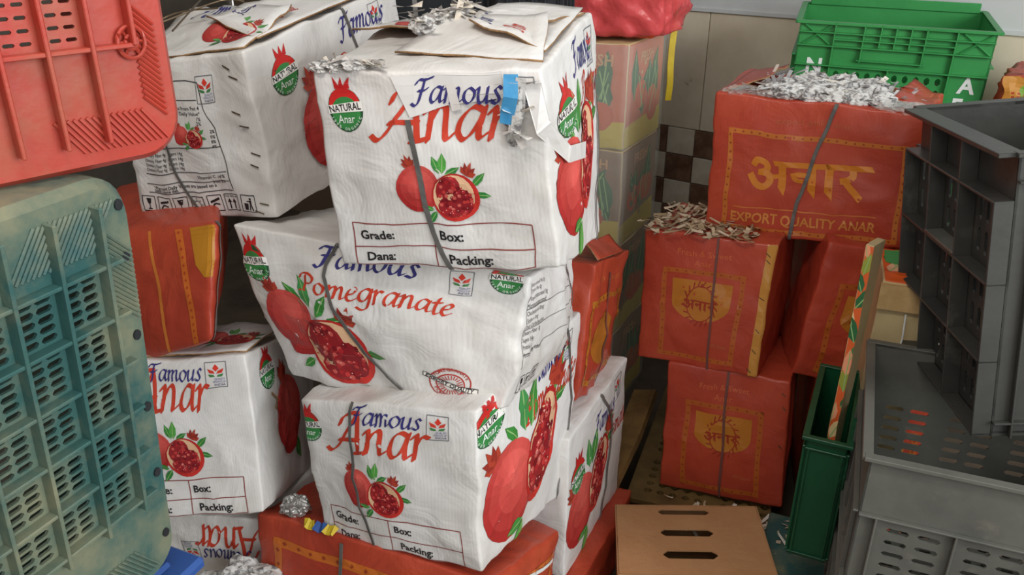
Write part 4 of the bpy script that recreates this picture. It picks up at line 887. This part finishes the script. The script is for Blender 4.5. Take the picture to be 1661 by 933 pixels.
rr_, rM = shell_crate('plastic_crate', 'faded red plastic crate on edge on top of the teal crate', rO, rax, (0.03, 0, 1), .37, .5, .3, 'redpl', .37-.045-.042*6, .042, 6, .124, .056, 5,
    [(.37-.045-.042*k, (.03 if k else .124), .46) for k in range(0, 7)], [(.124+.056*k, .03, .37-.045) for k in (0, 2, 4)], lambda c, r: r > 0 or c < 5, (.37-.045, .126),
    pads=((.37-.04, .055, .022, .1, 1), (.37-.125, .022, .095, .035, -1), (.03, .022, .11, .035, 1)), slots=(2, 4), hf=(.72, .32))
bm = bmesh.new(); bx(bm, (0, 0, 0), (.3, .36, .28), None, .03); 
bc = thing('plastic_crate', (-.74, .78, .46), 'blue plastic crate peeping out below the teal crate', 'crate'); bmesh.ops.rotate(bm, verts=bm.verts, matrix=Matrix.Rotation(math.radians(-23), 3, 'Z')); bmesh.ops.translate(bm, verts=bm.verts, vec=(.1, 0, .14)); fin(bm, 'body', 'blue', bc)
bm = bmesh.new(); bx(bm, (0, 0, 0), (.31, .37, .02), None, .006); bmesh.ops.rotate(bm, verts=bm.verts, matrix=Matrix.Rotation(math.radians(-23), 3, 'Z')); bmesh.ops.translate(bm, verts=bm.verts, vec=(.1, 0, .265)); fin(bm, 'rim', 'blue', bc)
# ------------------------------------------------------------------ upright crates
def crate(name, label, O, R3, dims, m, spec, group=None, base_slots=(8, 10), inner=None):
    """open crate; local x right, y back, z up. spec: wall -> dict(cols,rows,sx,sy,fx,fy,band,rib)"""
    w, d, h = dims; root = thing(name, O, label, 'crate', group); M0 = R3.to_4x4(); t = .004
    def wallm(k):
        if k == 'F': return M0 @ frame((0, 0, 0), (1, 0, 0), (0, 0, 1), (0, 1, 0)), w
        if k == 'B': return M0 @ frame((0, d, 0), (1, 0, 0), (0, 0, 1), (0, -1, 0)), w
        if k == 'L': return M0 @ frame((0, 0, 0), (0, 1, 0), (0, 0, 1), (1, 0, 0)), d
        return M0 @ frame((w, 0, 0), (0, 1, 0), (0, 0, 1), (-1, 0, 0)), d
    for k in 'FBLR':
        s = spec.get(k, spec['*']); M, W = wallm(k); nc, nr, sx, sy = s['cols'], s['rows'], s['sx'], s['sy']; y0, y1 = s.get('y0', .02), h-s.get('band', .06); x0 = s.get('x0', .03)
        us = [0]; vs = [0]; cw = (W-2*x0)/nc; ch = (y1-y0)/nr; mg = s.get('mg', .012)
        for c in range(nc): us += [x0+cw*c+mg+(cw-2*mg)*q/sx for q in range(sx+1)]
        us.append(W)
        for r in range(nr): vs += [y0+ch*r+mg+(ch-2*mg)*q/sy for q in range(sy+1)]
        vs.append(h)
        skip = s.get('skip', ())
        def hole(i, j):
            a, b = i-1, j-1
            if a < 0 or b < 0 or i >= len(us)-2 or j >= len(vs)-2: return None
            c, p = divmod(a, sx+1); r, q = divmod(b, sy+1)
            return (s['fx'], s['fy']) if p < sx and q < sy and (c, r) not in skip else None
        bm = bmesh.new(); panel(bm, us, vs, hole, t, M); wo = fin(bm, 'wall', m, root)
        rd = s.get('rib', .012); rt_ = s.get('rt', .004)
        for c in range(nc+1):
            bm = bmesh.new(); x = min(max(x0+cw*c, rt_/2), W-rt_/2); bx(bm, (x, (y1)/2, -rd/2), (rt_, y1, rd), M, .001); fin(bm, 'rib', m, wo)
        for r in range(nr+1):
            bm = bmesh.new(); bx(bm, (W/2, y0+ch*r, -rd/2), (W, rt_, rd), M, .001); fin(bm, 'rib', m, wo)
        for (xa, xb, y) in s.get('hx', ()):
            bm = bmesh.new(); bx(bm, ((xa+xb)/2, y, -rd/2), (abs(xb-xa), rt_, rd), M, .001); fin(bm, 'rib', m, wo)
        for (x, ya, yb) in s.get('vx', ()):
            bm = bmesh.new(); bx(bm, (x, (ya+yb)/2, -rd/2), (rt_, abs(yb-ya), rd), M, .001); fin(bm, 'rib', m, wo)
        # rim flange of this wall
        bm = bmesh.new(); bx(bm, (W/2, h-.003-(.0006 if k in 'LR' else 0), -s.get('lip', .014)/2+t/2), (W+(.02 if k in 'FB' else .0192), .008, s.get('lip', .014)+t), M, .001); fin(bm, 'rim', m, root)
    nx, ny = base_slots; us = [0]+[.02+(w-.04)*q/nx for q in range(nx+1)]+[w]; vs = [0]+[.02+(d-.04)*q/ny for q in range(ny+1)]+[d]
    bm = bmesh.new(); panel(bm, us, vs, lambda i, j: (.62, .45) if 0 < i < len(us)-2 and 0 < j < len(vs)-2 and (i % 5) else None, .004, M0 @ Matrix.Translation((0, 0, .006))); fin(bm, 'base', m, root)
    return root, M0
def Rz(rz, rx=0, ry=0): return Matrix.Rotation(math.radians(rz), 3, 'Z') @ Matrix.Rotation(math.radians(rx), 3, 'X') @ Matrix.Rotation(math.radians(ry), 3, 'Y')
R1 = Rz(-22); gdim = (.58, .44, .3)
gspec = {'*': dict(cols=4, rows=1, sx=2, sy=5, fx=.74, fy=.42, y0=.015, band=.125, rib=.01, x0=.03, mg=.014)}
gO = Vector((.628, 1.195, .38))
crate('plastic_crate', 'open grey plastic crate with slotted floor under the tilted charcoal crate', gO, R1, gdim, 'grey', gspec, 'grey crates', base_slots=(15, 18))
crate('plastic_crate', 'grey plastic crate carrying the open grey crate', gO+Vector((0, 0, -.305)), R1, (.58, .4, .3), 'grey', gspec, 'grey crates', base_slots=(15, 18))
R2 = Rz(-7.5, -4.5, -6.3); ud = (.36, .473, .523); uO = Vector((1.052, 1.494, .935))-R2 @ Vector((ud[0]/2, ud[1]/2, ud[2]/2))
us_ = dict(cols=3, rows=3, sx=4, sy=2, fx=.46, fy=.74, y0=.004, band=.085, rib=.032, x0=.002, mg=.013, rt=.005, lip=.036)
ur, uM = crate('plastic_crate', 'tilted charcoal plastic crate with deep ribbed wall, half in frame', uO, R2, ud, 'dgrey', {'*': us_, 'F': dict(cols=1, rows=1, sx=1, sy=1, fx=.01, fy=.01, y0=.03, band=.05, rib=.012, x0=.03, lip=.02)})
for x in (.16, .32):
    bm = bmesh.new(); bx(bm, (-.016, x, ud[2]-.045), (.032, .005, .08), uM, .001); fin(bm, 'rib', 'dgrey', ur)
bm = bmesh.new(); bx(bm, (-.016, .24, .3), (.034, .155, .006), uM, .001); fin(bm, 'rib', 'grey', ur)
# bright green crate behind the Hindi lettered carton
R3 = Rz(-20.4, 2.7, 1.1); gd = (.524, .34, .3); go_ = Vector((1.166, 2.659, 1.092))-R3 @ Vector((.262, .19, .15))
gsp = dict(cols=2, rows=1, sx=5, sy=4, fx=.5, fy=.62, y0=.02, band=.125, rib=.014, x0=.1, mg=.008, hx=((0, .524, .232), (.0, .524, .27), (.17, .354, .196), (.1, .424, .252)), vx=((.1, .17, .3), (.18, .19, .3), (.345, .19, .3), (.424, .17, .3), (.225, .235, .3), (.265, .235, .3), (.305, .235, .3)))
gr, gM = crate('plastic_crate', 'bright green plastic crate lettered in white behind the topmost red carton', go_, R3, gd, 'green', {'F': gsp, '*': dict(cols=2, rows=1, sx=5, sy=3, fx=.5, fy=.6, y0=.02, band=.1, rib=.012, x0=.06, mg=.01)})
for (xa, xb) in ((.015, .09), (.44, .515)):
    for s_ in (0, 1):
        bm = bmesh.new(); p = [Vector((xa, -.006, .235+.055*s_)), Vector((xb, -.006, .235+.055*(1-s_)))]; tube(bm, [gM @ x for x in p], .0025, 4); fin(bm, 'cross_brace', 'green', gr)
bm = bmesh.new(); bx(bm, (.262, gd[1]-.006, .31), (.5, .008, .03), gM, .002); fin(bm, 'raised_back', 'green', gr)
for ch, x, z in (('N', .035, .15), ('A', .455, .125), ('F', .452, .065)):
    T_, x0_, x1_ = text_tris(ch, .03); V_ = []; F_ = []
    for tri in T_:
        b0 = len(V_)
        for p in tri: V_.append(gM @ Vector((x+(p[0]-x0_)*.062, -.0012, z+p[1]*.062)))
        F_.append((b0, b0+1, b0+2))
    me = bpy.data.meshes.new('letter'); me.from_pydata(V_, [], F_); mk('letter', me, 'white2', gr)
for k in range(3):
    crate('plastic_crate', ('bright green crate directly under the lettered green crate', 'bright green crate second below the lettered green crate', 'bright green crate at the foot of the hidden green stack')[k], go_+Vector((0, 0, -.31*(k+1)-(.0 if k < 2 else -.0))), R3, (gd[0], gd[1], .29), 'green', {'*': dict(cols=2, rows=1, sx=5, sy=3, fx=.5, fy=.6, y0=.02, band=.1, rib=.012, x0=.06, mg=.01)}, 'green crates')
# dark green crate
R4 = Rz(-24.8); dd = (.085, .33, .33)
dg_, dM = crate('plastic_crate', 'narrow dark green plastic crate beside the grey crate', Vector((.645, 1.51, .17)), R4, dd, 'dgreen', {'*': dict(cols=1, rows=1, sx=1, sy=1, fx=.01, fy=.01, y0=.01, band=.03, rib=.006, x0=.008, lip=.01)})
bm = bmesh.new(); bx(bm, (0, 0, 0), (.26, .26, .14), None, .01); bmesh.ops.rotate(bm, verts=bm.verts, matrix=Matrix.Rotation(math.radians(-24), 3, 'Z')); bmesh.ops.translate(bm, verts=bm.verts, vec=(0, 0, .075))
tb = thing('plastic_crate', (.79, 1.66, -.15), 'dull teal plastic crate on the floor behind the kraft carton', 'crate'); fin(bm, 'body', 'teal', tb)
bm = bmesh.new(); bx(bm, (0, 0, 0), (.275, .275, .016), None, .005); bmesh.ops.rotate(bm, verts=bm.verts, matrix=Matrix.Rotation(math.radians(-24), 3, 'Z')); bmesh.ops.translate(bm, verts=bm.verts, vec=(0, 0, .155)); fin(bm, 'rim', 'teal', tb)
# orange leaf print carton with wood edged lid
def boxc(O, R, w, d, h): return [Vector(O)+R @ Vector(((k[0]+1)/2*w, (k[1]+1)/2*d, (k[2]+1)/2*h)) for k in KEYS]
R5 = Rz(-20)
MT['cream'] = mat('cream_board', (206, 186, 140), .55, (190, 168, 124), 6)
pc = Carton('carton', boxc((.832, 1.70, .185), R5, .11, .2, .6), 'tall cream carton with wood edged green and orange printed lid behind the grey crate', None, 'cream', bulge=.01, amp=.002, seed=51, rnd=.03)
I = Ink(pc); rd = random.Random(3)
for f_ in ('T',):
    a_ = pc.asp[f_]; A = Art(I, f_, 0, 0, 1); A.poly([(.02, .0), (a_-.01, .0), (a_-.01, 1), (.02, 1)], (222, 104, 40) if f_ == 'L' else (228, 96, 36), 0)
    for k in range(16 if f_ == 'L' else 8):
        x, y = rd.uniform(.05, a_-.05), rd.uniform(.05, .95); leaf(A, x, y, rd.uniform(.1, .22) if f_ == 'L' else .45, rd.uniform(-2.2, -.9), 1, rd.choice(((236, 150, 90), (64, 128, 70), (244, 190, 150), (150, 160, 60), (44, 104, 60))))
    if f_ == 'T': A.poly([(.05, .05), (a_-.05, .05), (a_-.05, .6), (.05, .45)], (60, 150, 84), 3)
I.done('leaf_print')
bm = bmesh.new(); bx(bm, (.055, -.006, .565), (.115, .012, .06), R5.to_4x4()); o_ = fin(bm, 'wood_edge', 'woodl', pc.root, off=pc.base-Vector((.832, 1.70, .185)))
bm = bmesh.new(); p0 = Vector((.832, 1.70, .185))+R5 @ Vector((.06, -.014, .53)); tube(bm, [p0-pc.base, p0+Vector((.002, -.004, -.06))-pc.base, p0+Vector((-.004, -.004, -.13))-pc.base], .002); fin(bm, 'tie_wire', 'white2', pc.root)
fl4 = [Vector((.735, 1.56, .30)), Vector((.765, 1.60, .30)), Vector((.835, 1.72, .875)), Vector((.795, 1.68, .875))]
nn_ = (fl4[1]-fl4[0]).cross(fl4[3]-fl4[0]).normalized()
fc8 = [None]*8
for i_, j_ in ((0, 0), (1, 2), (3, 4), (2, 6)): fc8[j_] = fl4[i_]+Vector((-.02, .008, 0)); fc8[j_+1] = fl4[i_]+Vector((-.006, -.002, 0))
fs_ = Carton('flattened_carton', fc8, 'thin flattened carton printed with orange leaves, propped in the dark green crate', None, 'cream', bulge=.0, amp=.002, seed=55, rnd=.03)
I = Ink(fs_); rd = random.Random(9); A = Art(I, 'F', 0, 0, 1); a_ = fs_.asp['F']; L_ = Art(I, 'L', 0, 0, 1); la = fs_.asp['L']
for A, a_ in ((A, a_), (L_, la)):
    A.poly([(0.002, .0), (a_, .0), (a_, 1), (0.002, 1)], (222, 98, 42), 0)
    for k in range(14): leaf(A, rd.uniform(0, a_), .05+.065*k, rd.uniform(.06, .12), rd.uniform(-2.0, -1.0), 1, rd.choice(((240, 160, 120), (64, 128, 70), (150, 160, 60), (44, 104, 60), (236, 206, 150))))
I.done('leaf_print')
pc2 = Carton('carton', boxc((.835, 1.705, -.15), R5, .105, .19, .325), 'cream carton on the floor under the wood edged carton', None, 'cream', bulge=.01, amp=.002, seed=52, rnd=.03)
# ------------------------------------------------------------------ film wrapped fruit cartons at the wall
R6 = Rz(-28); wW = .2; wO = Vector((.322, 2.35, 0))-R6 @ Vector((wW, 0, 0))
names = ('film wrapped fruit carton at the foot of the stack by the wall', 'film wrapped fruit carton second from the floor by the wall', 'dull film wrapped fruit carton below the brightest wrapped one', 'film wrapped orange and green fruit carton under the pink bag')
for k in range(4):
    c = Carton('carton', boxc(wO+Vector((0, 0, .3*k)), R6, wW, .3, .297), names[k], 'film wrapped fruit cartons', 'cream', bulge=.01, amp=.002, seed=60+k, rnd=.04, N=16)
    I = Ink(c); rd = random.Random(k)
    for f_ in ('F', 'R'):
        a_ = c.asp[f_]; A = Art(I, f_, 0, 0, 1); A.poly([(.01, .01), (a_-.01, .01), (a_-.01, .99), (.01, .99)], (206, 112, 78) if k > 2 else (150, 118, 92), 0)
        A.poly([(.01, .78), (a_-.01, .72), (a_-.01, .99), (.01, .99)], (208, 184, 60), 1)
        for q in range(7): leaf(A, rd.uniform(.1, a_-.1), rd.uniform(.5, .75), rd.uniform(.3, .5), rd.uniform(-2, -1.1), 2, (56, 110, 70))
        for q in range(3): A.ell(rd.uniform(.2, a_-.2), rd.uniform(.5, .7), .16, .14, (206, 92, 50), 3, n=12)
        A.text('FRESH', .5*a_, .2, .1, (220, 170, 120), 4, .02, align='c')
    I.done('fruit_print')
    bm = bmesh.new(); bmesh.ops.create_grid(bm, x_segments=2, y_segments=2, size=1); bm.clear()
    vv = boxc(wO+Vector((0, 0, .3*k))-R6 @ Vector((.006, .006, 0)), R6, wW+.012, .312, .297); cc_ = sum(vv, Vector())/8
    ids = [bm.verts.new(v-c.base) for v in vv]
    for f4 in ((0, 1, 5, 4), (1, 3, 7, 5), (2, 6, 7, 3), (0, 4, 6, 2)): bm.faces.new([ids[i] for i in f4])
    bmesh.ops.subdivide_edges(bm, edges=bm.edges, cuts=8, use_grid_fill=True)
    for v in bm.verts:
        n_ = v.co-(cc_-c.base); n_.z = 0; v.co += n_.normalized()*abs(noise.noise(v.co*22))*.006
    fin(bm, 'clear_film', 'film', c.root, True)
bg_ = thing('plastic_bag', wO+R6 @ Vector((.1, .15, 1.2)), 'pink plastic bag over an orange carton on the film wrapped stack', 'bag')
bm = bmesh.new(); bx(bm, (0, 0, .12), (.3, .2, .22), R6.to_4x4(), .01); MT['orange'] = mat('orange_board', (220, 92, 44), .45, (206, 78, 40), 5); fin(bm, 'orange_carton', 'orange', bg_)
bm = bmesh.new(); bmesh.ops.create_icosphere(bm, subdivisions=5, radius=1)
for v in bm.verts:
    p = v.co.copy(); m_ = max(abs(p.x), abs(p.y), abs(p.z)); s_ = 1/(m_**.7); k_ = 1+.12*(1-2*abs(noise.noise(p*3)))+.05*noise.noise(p*8); p = Vector((p.x*.185*s_*k_, p.y*.135*s_*k_, p.z*.155*s_*(1+.05*noise.noise(p*6))))
    p.rotate(R6); v.co = p+Vector((0, 0, .155))
fin(bm, 'bag_film', 'pinkfilm', bg_, True)
# yellow ribbon hanging by the wall
bm = bmesh.new(); p0 = Vector((.49, 2.62, 1.42)); ribbon(bm, [p0+Vector((.002*math.sin(k*2), 0, -.054*k)) for k in range(9)], [Vector((.2, -1, 0))]*9, .02, .003); tag(fin(bm, 'yellow_ribbon', 'yellow'), 'yellow plastic ribbon hanging beside the pink bag', 'ribbon')
# crumpled fruit carton at the far right
R7 = Rz(-35); fc = Carton('carton', boxc((1.36, 2.32, .86), R7, .36, .26, .26), 'crumpled orange and yellow carton beside the bright green crate', None, 'red', bulge=.05, amp=.012, seed=71)
I = Ink(fc); A = Art(I, 'F', 0, 0, 1); a_ = fc.asp['F']; A.poly([(.02, .02), (a_-.02, .02), (a_-.02, .98), (.02, .98)], (196, 138, 60), 0); A.ell(.25*a_, .18, .16, .14, (120, 160, 60), 1, n=14); A.poly([(.02, .3), (.3, .2), (.4, .6), (.02, .8)], (134, 110, 40), 1); A.ell(.6*a_, .3, .2, .16, (222, 110, 60), 1, n=14); I.done('fruit_print')
# black crates by the back
R8 = Rz(-14)
bsp = {'*': dict(cols=3, rows=2, sx=3, sy=3, fx=.55, fy=.5, y0=.02, band=.05, rib=.012, x0=.03, mg=.014)}
psp = {'*': dict(cols=1, rows=1, sx=1, sy=1, fx=.01, fy=.01, y0=.02, band=.05, rib=.01, x0=.02)}
for k in range(5):
    zz = -.15+.34*k
    crate('plastic_crate', ('plain black crate at the foot of the dark stack', 'plain black crate second from the floor in the dark stack', 'plain black crate in the middle of the dark stack', 'plain black crate behind the topmost white carton', 'plain black crate rising out of the frame behind the white cartons')[k], Vector((-.5, 2.40, zz)), R8, (.44, .24, .335), 'black', psp, 'black crates')
    crate('plastic_crate', ('slotted black crate on the floor behind the nearest stack', 'slotted black crate second from the floor behind the nearest stack', 'slotted black crate in the middle of its stack', 'slotted black crate just above the topmost white carton', 'slotted black crate rising out of the frame beside the pink bag')[k], Vector((-.04, 2.27, zz)), R8, (.16, .22, .335), 'black', bsp, 'black crates')
